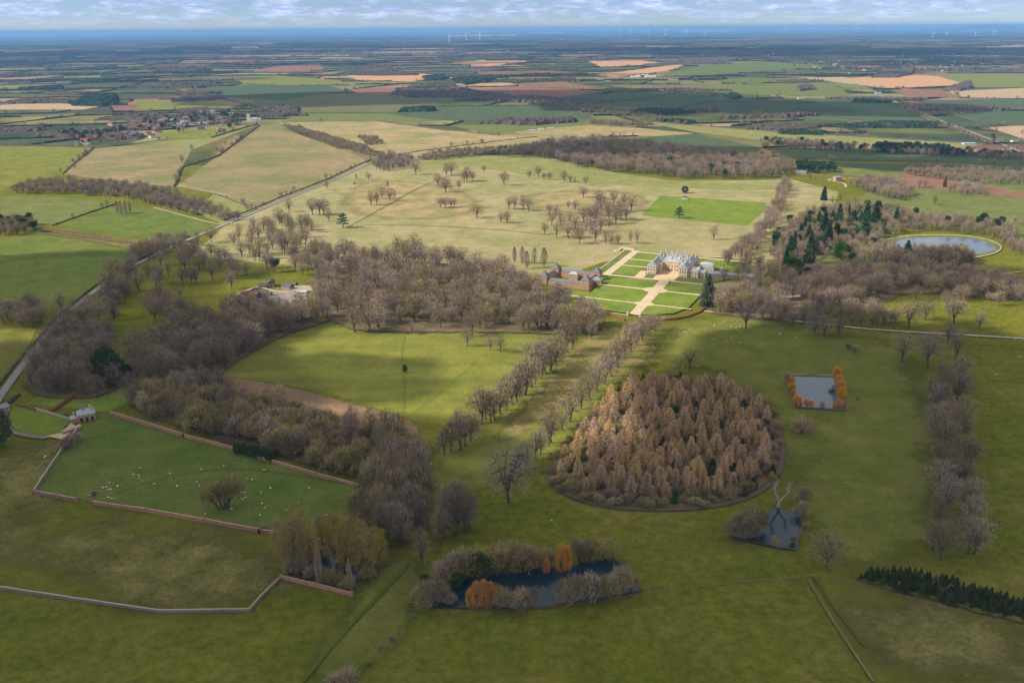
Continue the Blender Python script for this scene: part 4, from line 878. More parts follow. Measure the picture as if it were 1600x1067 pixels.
for i, (P, lab) in enumerate([
    ([(-10, 612), (30, 562), (90, 494), (146, 449), (196, 417), (248, 391), (296, 370)], 'rough hedge along the left side of the road at the lower left'),
    ([(350, 345), (398, 326), (438, 309), (518, 278), (558, 259), (580, 250)], 'straight dark hedge between the road and the pink ploughed field'),
    ([(405, 197), (340, 245), (284, 262), (272, 292)], 'hedge between the two pink ploughed fields'),
    ([(146, 231), (120, 252), (98, 272)], 'short dark hedge on the left of the greener ploughed field'),
    ([(0, 228), (80, 229), (146, 231)], 'hedge below the village at the left edge'),
    ([(150, 232), (210, 225), (262, 219)], 'hedge along the foot of the village'),
    ([(181, 319), (130, 336), (82, 353)], 'thin dark hedge between the green fields left of the road'),
    ([(60, 357), (130, 366), (210, 380), (240, 384)], 'hedge along the upper side of the planted ditch'),
    ([(60, 365), (130, 375), (205, 391)], 'hedge along the lower side of the planted ditch'),
    ([(335, 303), (400, 328)], 'ragged hedge from the ploughed field to the road'),
    ([(330, 216), (365, 205), (402, 195)], 'dense hedge below the church'),
    ([(590, 190), (700, 204), (780, 212)], 'hedge behind the tan field beyond the road bend'),
    ([(600, 246), (660, 236), (770, 222), (840, 214)], 'hedge following the road beyond the bend'),
    ([(1000, 190), (1100, 198), (1200, 206), (1400, 218), (1540, 226)], 'long hedge between pale and dark fields at upper right'),
    ([(1200, 232), (1320, 236)], 'hedge beyond the teal field'),
    ([(1240, 248), (1330, 252), (1480, 253), (1600, 262)], 'dark hedge crossing the teal field at the right'),
    ([(1050, 172), (1110, 160), (1230, 161)], 'hedge between the two dark green fields'),
    ([(880, 164), (985, 158), (1060, 145)], 'hedge left of the dark green fields'),
    ([(640, 168), (740, 166), (860, 165)], 'hedge behind the blue green field'),
    ([(400, 168), (340, 153), (290, 141)], 'hedge below the dark green field'),
    ([(545, 133), (450, 135), (380, 132)], 'hedge below the bright yellow green field'),
    ([(1190, 178), (1300, 187), (1395, 196)], 'hedge below the big teal field'),
    ([(1320, 139), (1380, 139), (1440, 139), (1512, 134)], 'hedge below the orange field'),
    ([(1490, 143), (1500, 154), (1600, 155)], 'hedge round the sand coloured field'),
    ([(1450, 171), (1600, 173)], 'hedge crossing the fields at the far right'),
    ([(1480, 177), (1545, 196), (1600, 197)], 'hedge below the far right field')]):
    D = G(*P[0])[1]
    gg = [G(*p) for p in P]; rh = random.Random(i*7+1)
    for a, b in zip(gg, gg[1:]):
        L_ = math.hypot(b[0]-a[0], b[1]-a[1]); d_ = rh.uniform(20, 120)
        while d_ < L_ and i not in (0, 7, 8):
            plant('bare_oak' if rh.random() < .9 else 'scrub_tree', a[0]+(b[0]-a[0])*d_/L_+rh.uniform(-3, 3), a[1]+(b[1]-a[1])*d_/L_+rh.uniform(-3, 3), rh.uniform(7, 17), 'small tree growing in a field hedge', 'hedge trees', 1, False); d_ += rh.choice((14, 30, 60, 120))*rh.uniform(.6, 1.6)
    hedge(P, 2.6 if D < 2500 else 5, 2.0 if D < 2500 else 3.4, hb, lab, HG, seg=6 if D < 2500 else 15)
hedge([(935, 488), (952, 492), (968, 498), (976, 501)], 2.2, 2.2, beech, 'short russet beech hedge left of the garden gate', 'beech hedges')
hedge([(1012, 502), (1030, 502), (1055, 500), (1075, 496), (1092, 489), (1102, 483)], 2.4, 2.4, beech, 'curved russet beech hedge below the garden lawns', 'beech hedges')
hedge([(919, 458), (928, 450), (936, 443)], 2.0, 2.0, beech, 'clipped dark hedge between stables and lawns', 'beech hedges')
hedge([(78, 645), (98, 634), (114, 622)], 3.0, 2.6, beech, 'dark red brown hedge crossing the lodge lawns', 'beech hedges')
hedge([(28, 634), (42, 637), (55, 642)], 2.0, 1.8, hb, 'dark clipped hedge at the end of the lodge wall', 'beech hedges')
hedge([(12, 632), (22, 624), (30, 617)], 3.0, 2.4, hb, 'dark hedge piece by the lodge gate', 'beech hedges')
hedge([(1371, 466), (1345, 472), (1320, 478), (1290, 482)], 2.4, 2.2, hb, 'hedge below the garden wood', 'beech hedges')

# distant woods: closed canopies with an uneven top
CAN = mat('far_canopy', (.070, .055, .045), (.100, .080, .060), .03, fine=.2)
CANG = mat('far_conifers', (.018, .036, .022), (.030, .050, .030), .03)
def canopy(g, h, m, label, seed=0, cell=None, group=None):
    x0 = min(p[0] for p in g); x1 = max(p[0] for p in g); y0 = min(p[1] for p in g); y1 = max(p[1] for p in g)
    s = cell or max(9, (x1-x0)/110); sy = max(s, (y1-y0)/60); r = random.Random(seed+int(abs(x0)))
    nx = int((x1-x0)/s)+2; ny = int((y1-y0)/sy)+2; idx = {}; V = []; F = []
    for j in range(ny+1):
        for i in range(nx+1):
            x = x0+(i-.5)*s; y = y0+(j-.5)*sy
            ins = inpoly(x, y, g)
            V.append((x+r.uniform(-.4, .4)*s, y+r.uniform(-.4, .4)*sy, h*r.uniform(.6, 1.15)*(1+.25*sin(x/60)*sin(y/90)) if ins else -.5)); idx[i, j] = ins
    for j in range(ny):
        for i in range(nx):
            if idx[i, j] or idx[i+1, j] or idx[i, j+1] or idx[i+1, j+1]:
                a = j*(nx+1)+i; F += [(a, a+1, a+nx+2), (a, a+nx+2, a+nx+1)]
    o = obj('wood', mesh(V, F, [m])); return tag(o, label, 'wood', group, kind='stuff')
for P, h, m, lab in [
    ([(112, 163), (130, 156), (150, 151), (182, 151), (183, 160), (162, 167), (118, 166)], 16, CANG, 'compact dark evergreen wood beyond the left village'),
    ([(10, 161), (60, 156), (110, 159), (110, 162), (20, 163)], 12, CAN, 'thin bare wood at the far left beyond the village'),
    ([(268, 159), (300, 150), (340, 149), (358, 153), (330, 158)], 9, CAN, 'young purple wood above the yellow green field'),
    ([(178, 186), (185, 182), (232, 182), (234, 187), (200, 188)], 14, CAN, 'bare wood at the back of the village'),
    ([(395, 178), (405, 171), (440, 168), (468, 171), (466, 178)], 13, CAN, 'dark wood behind the church'),
    ([(612, 148), (640, 137), (700, 132), (740, 143), (800, 152), (960, 160), (940, 163), (800, 160), (700, 152), (640, 152)], 13, CAN, 'long purple brown wood in cloud shade in the middle distance'),
    ([(660, 122), (690, 118), (702, 124), (670, 126)], 14, CANG, 'dark conifer clump left of the middle distance farm'),
    ([(705, 126), (770, 120), (775, 126), (730, 133)], 14, CANG, 'conifers round the distant farm'),
    ([(622, 176), (630, 171), (678, 170), (679, 175)], 13, CANG, 'row of dark pines in the blue green field'),
    ([(520, 118), (560, 113), (610, 113), (655, 118), (600, 119)], 12, CAN, 'line of dark woodland beyond the brown fields'),
    ([(920, 94), (940, 88), (975, 90), (968, 93)], 12, CAN, 'small dark wood on a rise in the distance'),
    ([(1060, 102), (1075, 95), (1130, 90), (1160, 93), (1120, 99)], 12, CAN, 'purple wood above the bright green field'),
    ([(1362, 122), (1380, 110), (1428, 108), (1425, 117), (1400, 122)], 13, CAN, 'bare wood on the edge of the orange field'),
    ([(1475, 140), (1500, 132), (1515, 128), (1520, 138), (1500, 143)], 12, CAN, 'bare wood between orange and sand fields'),
    ([(1365, 111), (1380, 105), (1428, 106), (1400, 112)], 12, CANG, 'dark strip of wood below the right hand town'),
    ([(1245, 137), (1262, 133), (1275, 141), (1250, 143)], 11, CAN, 'dark small wood in the green hollow'),
    ([(1130, 152), (1145, 147), (1160, 152), (1150, 156)], 10, CANG, 'small dark copse beside dark green field'),
    ([(855, 240), (905, 228), (950, 226), (940, 236)], 15, CAN, 'thick middle of the long wood'),
    ]: canopy(gpoly(P), h, m, lab)
# hazy bands of woodland further off
def copses():
    r = random.Random(41)
    for i in range(95):
        D = 2600*(12000/2600)**r.random(); x = r.uniform(-.62, .62)*D
        if not FREE(x, D): continue
        a = r.uniform(40, 170)*(1+D/9000); b = r.uniform(20, 60)*(1+D/6000); rot = r.uniform(-.4, .4)
        g = [(x+cos(t)*a*s*cos(rot)-sin(t)*b*s*sin(rot), D+cos(t)*a*s*sin(rot)+sin(t)*b*s) for t, s in [(2*pi*k/12, r.uniform(.7, 1.15)) for k in range(12)]]
        canopy(g, r.uniform(9, 14), CAN if r.random() < .75 else CANG, 'small copse among the distant patchwork fields', seed=i, group='copses of the distant fields')
copses()
def bands():
    r = random.Random(12); k = 0
    spec = []
    for (xa, xb, y, dx, dy) in [(0, 90, 92, 70, 2.6), (60, 420, 83, 120, 3.4), (260, 520, 78, 140, 2.4), (0, 300, 74, 150, 2), (420, 700, 70, 150, 2.2), (350, 640, 65, 200, 1.6), (700, 960, 66, 160, 2.0), (960, 1300, 70, 150, 3.2),
                                (1180, 1500, 74, 160, 4.2), (1180, 1420, 84, 150, 3.4), (1420, 1600, 78, 130, 2.4), (1400, 1600, 92, 120, 2.4), (900, 1250, 77, 120, 2.6), (0, 1600, 58, 220, 1.0), (0, 1600, 61, 200, 1.2), (1500, 1600, 55, 150, 1.3), (820, 1000, 80, 60, 1.4),
                                (0, 500, 66, 160, 1.4), (0, 200, 98, 60, 1.6), (150, 420, 94, 70, 1.3), (500, 900, 60, 180, 1.1), (1000, 1600, 60, 180, 1.3)]:
        x = xa
        while x < xb:
            w = dx*r.uniform(.5, 1.2); spec.append((x+w/2, y+r.uniform(-.8, .8), w/2, dy*r.uniform(.6, 1.3)/2)); x += w*r.uniform(.8, 1.15)
    for cx, cy, rx, ry in spec:
        g = []
        for q in range(18):
            a = 2*pi*q/18; s = 1+.25*sin(3*a+k)+r.uniform(-.12, .12); g.append(G(cx+rx*s*cos(a), max(HOR(cx)+7, cy+ry*s*sin(a))))
        k += 1
        if not FREE(*G(cx, cy)): continue
        canopy(g, 17, CAN if k % 3 else CANG, 'blue hazed strip of woodland far away towards the horizon', seed=k, group='strips of far woodland')
bands()
# low hill on the horizon at the right, with its own fields lost in haze
def hill(cx, D, w, h, name='hills'):
    V = []; F = []; n = 40
    for i in range(n+1):
        t = i/n; x = cx+(t-.5)*w; z = h*(sin(pi*t)**1.3)*(1+.18*sin(t*17)+.08*sin(t*41))
        V += [(x, D-w*.15, -1), (x, D, max(z, 0)), (x, D+w*.2, -1)]
        if i: a = 3*i-3; F += [(a, a+3, a+4, a+1), (a+1, a+4, a+5, a+2)]
    tag(obj(name, mesh(V, F, [mat('hill_cover', (.07, .09, .04), (.05, .06, .035), .001)])), kind='structure')
hill(31000, 60000, 12000, 250); hill(2500, 70000, 30000, 90); hill(-9000, 66000, 16000, 120)

# ---------------------------------------------------------------- buildings
stone = mat('pale_stone', (.47, .37, .28), (.53, .43, .33), .4, fine=.06)
stone2 = mat('trim_stone', (.58, .49, .38), (.52, .44, .34), .4)
slate = mat('grey_slate', (.165, .185, .225), (.21, .23, .265), .5, rough=.6, spec=.3)
lead = mat('lead_roof', (.26, .30, .35), (.33, .36, .40), .5, rough=.55, spec=.3)
dslate = mat('dark_slate', (.085, .085, .10), (.11, .105, .12), .6, rough=.6)
iron = mat('ironstone', (.35, .205, .115), (.41, .25, .15), .5, fine=.08)
brick = mat('red_brick', (.27, .13, .092), (.34, .175, .125), .8, fine=.1, rand=.12)
coping = mat('wall_coping', (.42, .33, .25), (.36, .28, .21), .5)
glass = mat('window_glass', (.03, .035, .045), (.05, .055, .065), 1, rough=.15, spec=.8)
whitep = mat('white_paint', (.78, .77, .74), (.72, .71, .69), 1)
tile = mat('red_tile', (.30, .12, .07), (.24, .11, .08), .6, rand=.2)
render_ = mat('pale_render', (.55, .47, .38), (.62, .54, .44), .6, rand=.15)
metalr = mat('grey_metal_roof', (.40, .43, .47), (.34, .37, .41), .3, rough=.5, rand=.1)
def part(name, boxes, m, parent, M=None):
    V = []; F = []
    for b in boxes: prism(V, F, *b)
    return obj(name, mesh(V, F, [m]), parent)
def hip(V, F, x0, x1, y0, y1, z, h, inset=None, e=.4):
    """hipped roof (gabled when inset = 0)"""
    x0 -= e; x1 += e; y0 -= e; y1 += e; w = x1-x0; d = y1-y0; b = len(V)
    if inset is None: inset = min(w, d)/2
    V += [(x0, y0, z), (x1, y0, z), (x1, y1, z), (x0, y1, z)]
    if w >= d: V += [(x0+inset, (y0+y1)/2, z+h), (x1-inset, (y0+y1)/2, z+h)]; F += [(b, b+1, b+5, b+4), (b+2, b+3, b+4, b+5), (b+1, b+2, b+5), (b+3, b, b+4)]
    else: V += [((x0+x1)/2, y0+inset, z+h), ((x0+x1)/2, y1-inset, z+h)]; F += [(b, b+1, b+4), (b+1, b+2, b+5, b+4), (b+2, b+3, b+5), (b+3, b, b+4, b+5)]
    F.append((b+3, b+2, b+1, b))
def roof(name, specs, m, parent):
    V = []; F = []
    for s in specs: hip(V, F, *s)
    return obj(name, mesh(V, F, [m]), parent)
def flue(x, y, z0, z1, s, m, parent, name='chimney'):
    V = []; F = []
    prism(V, F, x-s/2, x+s/2, y-s/2, y+s/2, z0, z1); prism(V, F, x-s/2-.15, x+s/2+.15, y-s/2-.15, y+s/2+.15, z1, z1+.3)
    for q in (-.25, .25): prism(V, F, x+q*s-.15, x+q*s+.15, y-.15, y+.15, z1+.3, z1+.9)
    return obj(name, mesh(V, F, [m]), parent)
def win(x, y, z, w, h, face, parent, n=[0]):
    """sash window: frame with its pane; face: s (-y), n (+y), w (-x), e (+x)"""
    V = []; F = []; t = .12; q = .07
    for b in ((-w/2-.15, -w/2, -.15, h+.15), (w/2, w/2+.15, -.15, h+.15), (-w/2, w/2, h, h+.15), (-w/2-.25, w/2+.25, -.3, 0), (-.05, .05, 0, h), (-w/2, w/2, h/2-.05, h/2+.05)): prism(V, F, b[0], b[1], -t, q-.07, b[2], b[3])
    o = obj('window', mesh(V, F, [stone2 if w > .9 else whitep]), parent); o.location = (x, y, z)
    o.rotation_euler.z = {'s': 0, 'e': pi/2, 'n': pi, 'w': -pi/2}[face]
    V = []; F = []; prism(V, F, -w/2, w/2, -.03, .0, 0, h); obj('pane', mesh(V, F, [glass]), o)
    return o
o0 = G(1011, 430); HA = radians(-23.7)
def local(x, y): return (o0[0]+x*cos(HA)-y*sin(HA), o0[1]+x*sin(HA)+y*cos(HA))
def mansion():
    t = empty('mansion', o0[0], o0[1], 0, HA, 'great pale stone mansion with two forward wings and blue grey roofs behind bright lawns', 'mansion'); t.scale.z = 1.2
    e = 11.0
    part('wall', [(0, 11, 0, 67, 0, e), (40, 51, 2, 67, 0, e), (11, 40, 29, 38, 0, e), (11, 40, 50, 67, 0, e), (17, 34, 27.4, 29, 0, e), (11, 13.5, 14, 29, 0, e-.6), (37.5, 40, 14, 29, 0, e-.6)], stone, t)
    part('cornice', [(-.5, 11.5, -.5, 0, e-.5, e+.2), (-.5, 0, 0, 67.5, e-.5, e+.2), (11, 11.5, 0, 14, e-.5, e+.2), (39.5, 51.5, 1.5, 2, e-.5, e+.2), (51, 51.5, 2, 67.5, e-.5, e+.2), (39.5, 40, 2, 14, e-.5, e+.2),
                     (16.5, 34.5, 26.9, 27.4, e-.5, e+.2), (0, 51, 67, 67.5, e-.5, e+.2)], stone2, t)
    part('string_course', [(-.15, 11.15, -.15, 0, 4.1, 4.4), (-.15, 0, 0, 67, 4.1, 4.4), (39.85, 51.15, 1.85, 2, 4.1, 4.4), (51, 51.15, 2, 67, 4.1, 4.4), (16.9, 34.1, 27.25, 27.4, 4.1, 4.4)], stone2, t)
    roof('roof', [(0, 11, 0, 67, e+.2, 3.4), (40, 51, 2, 67, e+.2, 3.4), (11.3, 39.7, 52, 67, e+.2, 3.2)], slate, t)
    part('flat_roof', [(11.4, 39.6, 28.9, 52, e, e+.5), (14, 37, 31, 48, e+.5, e+1.6)], lead, t)
    part('skylight', [(18, 22, 36, 44, e+1.6, e+2.8), (28, 33, 36, 44, e+1.6, e+2.8), (24, 26.5, 41, 46, e+1.6, e+3.4)], metalr, t)
    V = [(16.5, 26.7, e+.2), (34.5, 26.7, e+.2), (25.5, 26.7, e+3.1), (16.5, 29.5, e+.2), (34.5, 29.5, e+.2), (25.5, 29.5, e+3.1)]
    obj('pediment', mesh(V, [(0, 1, 2), (3, 5, 4), (0, 2, 5, 3), (1, 4, 5, 2), (0, 3, 4, 1)], [stone2]), t)
    for x, y, h in [(5.5, 8, 3.2), (5.5, 20, 3.2), (9.8, 31, 3.6), (9.8, 44, 3.6), (3, 55, 3.4), (13, 50, 3.8), (20, 51, 3.8), (30, 51, 3.8), (38, 50, 3.8), (41.2, 44, 3.6), (41.2, 30, 3.6), (45.5, 12, 3.4), (49, 24, 3.2), (49, 56, 3.4), (24, 60, 4.4), (33, 62, 4.2), (16, 62, 4.2), (8, 62, 4)]:
        flue(x, y, e, e+h+1.2, 1.5, stone, t)
    wn = []
    for z, h in ((1.0, 2.4), (5.2, 2.6), (8.6, 1.4)):
        for x in (2.2, 5.5, 8.8): wn.append((x, 0, z, 1.3, h, 's'))
        for x in (42.4, 45.5, 48.6): wn.append((x, 2, z, 1.3, h, 's'))
        for y in (3.5, 8, 12): wn.append((11, y, z, 1.2, h, 'e')); wn.append((40, y+1, z, 1.2, h, 'w'))
        if z < 8:
            for x in (18.4, 21.2, 25.5, 29.8, 32.6): wn.append((x, 27.4, z, 1.2, h, 's'))
        if z > 1 and z < 8:
            for k in range(6): wn.append((0, 7+k*10, z, 1.2, h, 'w')); wn.append((51, 16+k*9, z, 1.2, h, 'e'))
    for w in wn: win(*w, t)
    d = part('door', [(24.6, 26.4, 27.3, 27.4, 0, 3.4)], mat('dark_door', (.09, .07, .05), (.07, .055, .04), 1), t)
    # lower east block with parapet, then a link
    b = part('side_block', [(51.1, 64, 5, 20, 0, 8), (64, 72, 9, 22, 0, 6.8), (51.1, 60, 20, 34, 0, 7)], stone, t)
    part('flat_roof', [(51.3, 63.6, 5.4, 19.6, 8, 8.3), (64, 71.7, 9.3, 21.7, 6.8, 7.1)], lead, t)
    part('parapet', [(51, 64.2, 4.8, 5.05, 7.6, 8.8), (63.95, 64.2, 5, 20, 7.6, 8.8), (64.2, 72.2, 8.8, 9.05, 6.5, 7.5)], stone2, t)
    for x in (54, 57.5, 61): win(x, 5, 1.0, 1.2, 2.2, 's', t); win(x, 5, 4.6, 1.2, 1.9, 's', t)
    for x in (66, 70): win(x, 9, 1.0, 1.1, 2.0, 's', t); win(x, 9, 4.0, 1.1, 1.6, 's', t)
    flue(57, 12, 8.2, 11, 1.4, stone, t); flue(63, 18, 7.9, 10.5, 1.4, stone, t)
mansion()
def ballroom():
    t = empty('barrel_roofed_hall', *local(65, 51), 0, HA, 'long hall with grey barrel roof just behind the right wing of the mansion', 'hall')
    part('wall', [(-10, 10, -3.5, 8, 0, 5.5)], stone, t)
    V = []; F = []; n = 12
    for i in range(n+1):
        a = pi*i/n; x = -10.4*cos(a); z = 5.5+sin(a)**.7*4.0; V += [(x, -3.9, z), (x, 8.4, z)]
        if i: b = 2*i-2; F.append((b, b+2, b+3, b+1))
    F += [tuple(range(0, 2*n+2, 2)), tuple(range(2*n+1, 0, -2))]
    obj('roof', mesh(V, F, [metalr]), t)
    for x in (-7, -3.5, 0, 3.5, 7): win(x, -3.5, 1.2, 1.2, 3, 's', t)
ballroom()
def service():
    t = empty('service_range', *local(80, 17), 0, radians(-23.7+4), 'long low red brick service range with slate roof right of the mansion', 'outbuilding')
    part('wall', [(-6, 52, 0, 8, 0, 5.6)], brick, t); roof('roof', [(-6, 52, 0, 8, 5.6, 2.4, 0)], slate, t)
    for x in (8, 28, 46): flue(x, 5, 6, 9.4, 1.2, brick, t)
    for k in range(13): win(-3+k*4.2, 0, 1.1, 1.1, 1.7, 's', t)
    for k in range(13): win(-3+k*4.2, 0, 3.7, .95, 1.2, 's', t)
service()
def little_tower():
    t = empty('chimney_tower', *local(87, 54), 0, HA, 'small red brick building with tall chimney behind the barrel roofed hall', 'outbuilding')
    part('wall', [(-4, 4, -3, 3, 0, 4)], brick, t); roof('roof', [(-4, 4, -3, 3, 4, 2)], slate, t); flue(0, 0, 4.5, 9, 1.3, brick, t)
little_tower()
dslate2 = mat('weathered_slate', (.125, .125, .14), (.17, .165, .17), .5, rough=.6)
def stables():
    t = empty('stable_block', *local(-80, -66), 0, HA, 'courtyard stable block of orange ironstone with slate pavilion roofs left of the lawns', 'stables'); t.scale.z = 1.15
    X0, X1, Y0, Y1 = -33, 33, -27, 25
    part('wall', [(X0+11, X1-11, Y0+1, Y0+8, 0, 5.2), (X0+11, X1-11, Y1-9, Y1-1, 0, 6.2), (X0+1, X0+9, Y0+11, Y1-11, 0, 5.4), (X1-9, X1-1, Y0+11, Y1-11, 0, 5.4)], iron, t)
    roof('roof', [(X0+11, X1-11, Y0+1, Y0+8, 5.2, 2.6, 0), (X0+11, X1-11, Y1-9, Y1-1, 6.2, 2.8, 0), (X0+1, X0+9, Y0+11, Y1-11, 5.4, 2.8, 0), (X1-9, X1-1, Y0+11, Y1-11, 5.4, 2.8, 0)], dslate2, t)
    for x, y in ((X0, Y0), (X1-11, Y0), (X0, Y1-11), (X1-11, Y1-11)):
        p = part('pavilion', [(x, x+11, y, y+11, 0, 9.6)], iron, t)
        roof('pavilion_roof', [(x, x+11, y, y+11, 9.6, 5)], dslate2, p)
        for k in (2.5, 5.5, 8.5): win(x+k, y, 1.2, 1.1, 2, 's', t); win(x+k, y, 5, 1.1, 1.6, 's', t)
        for k in (3.5, 7.5): win(x+11, y+k, 1.2, 1.1, 2, 'e', t)
        flue(x+5.5, y+9, 10, 14, 1, iron, t)
    g = part('portico', [(X1-1, X1+8, -6, 6, 4.6, 6.2), (X1-1, X1+6, -5, 5, 0, 4.6)], iron, t); roof('portico_roof', [(X1-4, X1+8, -6, 6, 6.2, 3)], slate, g)
    part('column', [(X1+7, X1+7.7, y-.35, y+.35, 0, 4.6) for y in (-5, -2, 2, 5)], stone2, t)
    part('yard_building', [(-6, 6, 8, 14, 0, 6.5)], iron, t); roof('yard_roof', [(-6, 6, 8, 14, 6.5, 2.6)], lead, t)
    for k in range(9): win(X0+15+k*4.4, Y0+1, 1.2, 1.2, 2, 's', t)
stables()
def octagon(name, p, r_, h, rh, wm, rm, label, cat):
    g = G(*p); t = empty(name, g[0], g[1], 0, .2, label, cat)
    V = [(r_*cos(pi/4*k), r_*sin(pi/4*k), z) for z in (0, h) for k in range(8)]; F = [(k, (k+1) % 8, 8+(k+1) % 8, 8+k) for k in range(8)]
    obj('wall', mesh(V, F, [wm]), t)
    V = [((r_+.5)*cos(pi/4*k), (r_+.5)*sin(pi/4*k), h) for k in range(8)]+[(0, 0, h+rh)]; F = [(k, (k+1) % 8, 8) for k in range(8)]+[tuple(range(7, -1, -1))]
    obj('roof', mesh(V, F, [rm]), t); return t
t = octagon('garden_house', (818, 438), 5, 4, 4, iron, dslate, 'small dark roofed eight sided house among trees left of the stables', 'house')
part('lean_to', [(4.8, 11, -2.5, 2.5, 0, 3)], iron, t)

# formal garden
def garden():
    q = lambda P: [local(*p) for p in P]
    def sheet(name, P, m): return flat(name, q(P), m, px=False, keep=False)
    sheet('garden_ground', [(-64, -28), (-64, 118), (112, 118), (112, 30), (76, -22)], land('mid', .03))
    LN = land('lawn', .03)
    sheet('gravel_path', [(-53.5, -24), (-43, -24), (-43, 118), (-53.5, 118)], gravel)
    sheet('gravel_path', [(-43, 108.5), (110, 108.5), (110, 114), (-43, 114)], gravel)
    for y0 in (31, 66.5): sheet('gravel_path', [(-43, y0), (-3, y0), (-3, y0+4.5), (-43, y0+4.5)], gravel)
    sheet('gravel_path', [(-43, -24), (76, -24), (76, -19), (-43, -19)], gravel)
    sheet('forecourt', [(-9, -19), (12, -19), (12, 30), (40, 30), (39.5, -19), (62, -19), (62, 4), (12, 4), (-.5, 2), (-3, 60), (-9, 60)][:5]+[(39.5, -19)], mat('orange_gravel', (.48, .32, .18), (.54, .38, .23), .3))
    sheet('forecourt', [(-12, -18.9), (0, -18.9), (0, 0), (-3, 0), (-3, 14), (-12, 14)], gravel)
    for a, b in ((-14, 30), (36.5, 65), (72, 107)): sheet('lawn', [(-42, a), (-12 if a < 0 else -4, a), (-12 if a < 0 else -4, b), (-42, b)], LN)
    sheet('lawn', [(54, 58), (104, 58), (104, 107), (54, 107)], LN)
    # the great front lawns, cut by the axis and two cross paths
    sheet('lawn', [(-42, -30), (84, -30), (84, -62), (82, -120), (72, -150), (52, -164), (36, -170), (26, -170), (-2, -168), (-28, -164), (-62, -140), (-58, -108), (-40, -106)], LN)
    sheet('gravel_path', [(22, -18), (35, -18), (38, -172), (27, -172)], gravel)
    sheet('gravel_path', [(-41, -66.5), (84, -66.5), (84, -71), (-41, -71)], gravel)
    sheet('gravel_path', [(-70, -126.5), (86, -126.5), (86, -130), (-70, -130)], gravel)
    for cx, cy, a, b in ((29, -68.6, 15, 11), (31.5, -128, 12, 8)):
        sheet('gravel_circle', [(cx+a*cos(2*pi*k/32), cy+b*sin(2*pi*k/32)) for k in range(32)], gravel)
    # balustrade and garden walls
    def bal(a, b, label, h=1.1):
        A = local(*a); B = local(*b); L_ = math.hypot(B[0]-A[0], B[1]-A[1]); t = empty('balustrade', A[0], A[1], 0, atan2(B[1]-A[1], B[0]-A[0]), label, 'balustrade', 'stone balustrades of the garden')
        part('rail', [(0, L_, -.2, .2, h-.2, h)], stone2, t); part('plinth', [(0, L_, -.25, .25, 0, .25)], stone2, t)
        bb = []; x = .3
        while x < L_: bb.append((x, x+.28, -.12, .12, .25, h-.2)); x += .7
        o = part('baluster_row', bb, stone2, t)
        k = 0.0
        while k <= L_+.1: part('pier', [(k-.35, k+.35, -.35, .35, 0, h+.35)], stone2, t); k += max(6, L_/8)
    bal((-42, -25), (20, -26), 'pale balustrade along the terrace left of the forecourt'); bal((38, -26), (84, -25), 'pale balustrade below the right wing of the mansion'); bal((-64, 116), (104, 117), 'low pale garden wall behind the mansion')
    for s, w in ((-1, 'left'), (1, 'right')):
        g = local(32.5+s*7, -173); t = empty('gate_pier', g[0], g[1], 0, HA, '%s pale stone pier of the lower garden gate' % w, 'gate pier', 'garden gate piers')
        part('shaft', [(-.9, .9, -.9, .9, 0, 3.2)], stone2, t); part('cap', [(-1.15, 1.15, -1.15, 1.15, 3.2, 3.6), (-.4, .4, -.4, .4, 3.6, 4.3)], stone2, t)
    for (x0, y0, x1, y1, lab) in ((26, -173, 8, -172, 'white gate fence left of the lower garden gate'), (40, -173, 48, -171, 'white gate fence right of the lower garden gate')):
        A = local(x0, y0); B = local(x1, y1); L_ = math.hypot(B[0]-A[0], B[1]-A[1]); t = empty('fence', A[0], A[1], 0, atan2(B[1]-A[1], B[0]-A[0]), lab, 'fence')
        part('rail', [(0, L_, -.05, .05, .9, 1.05), (0, L_, -.05, .05, .4, .55)], whitep, t); part('post', [(k, k+.15, -.08, .08, 0, 1.2) for k in range(0, int(L_), 2)], whitep, t)
    A = local(-64, -24); B = local(-64, 110); L_ = math.hypot(B[0]-A[0], B[1]-A[1]); t = empty('garden_wall', A[0], A[1], 0, atan2(B[1]-A[1], B[0]-A[0]), 'long low grey wall along the left side of the gardens', 'wall')
    part('wall', [(0, L_, -.3, .3, 0, 1.5)], coping, t); part('coping', [(0, L_, -.45, .45, 1.5, 1.75)], stone2, t)
    g = local(-66, 118); t = empty('corner_bastion', g[0], g[1], 0, HA, 'raised pale stone corner with steps at the far left of the gardens', 'terrace')
    part('wall', [(-7, 12, 6, 8, 0, 2.2), (-7, -5, -8, 6, 0, 2.2), (-12, -7, -12, -10, 0, 2)], stone2, t); part('step', [(6, 16, -1+k*.8, 0+k*.8, 0, .3*(6-k)+.1) for k in range(6)], stone2, t)
garden()

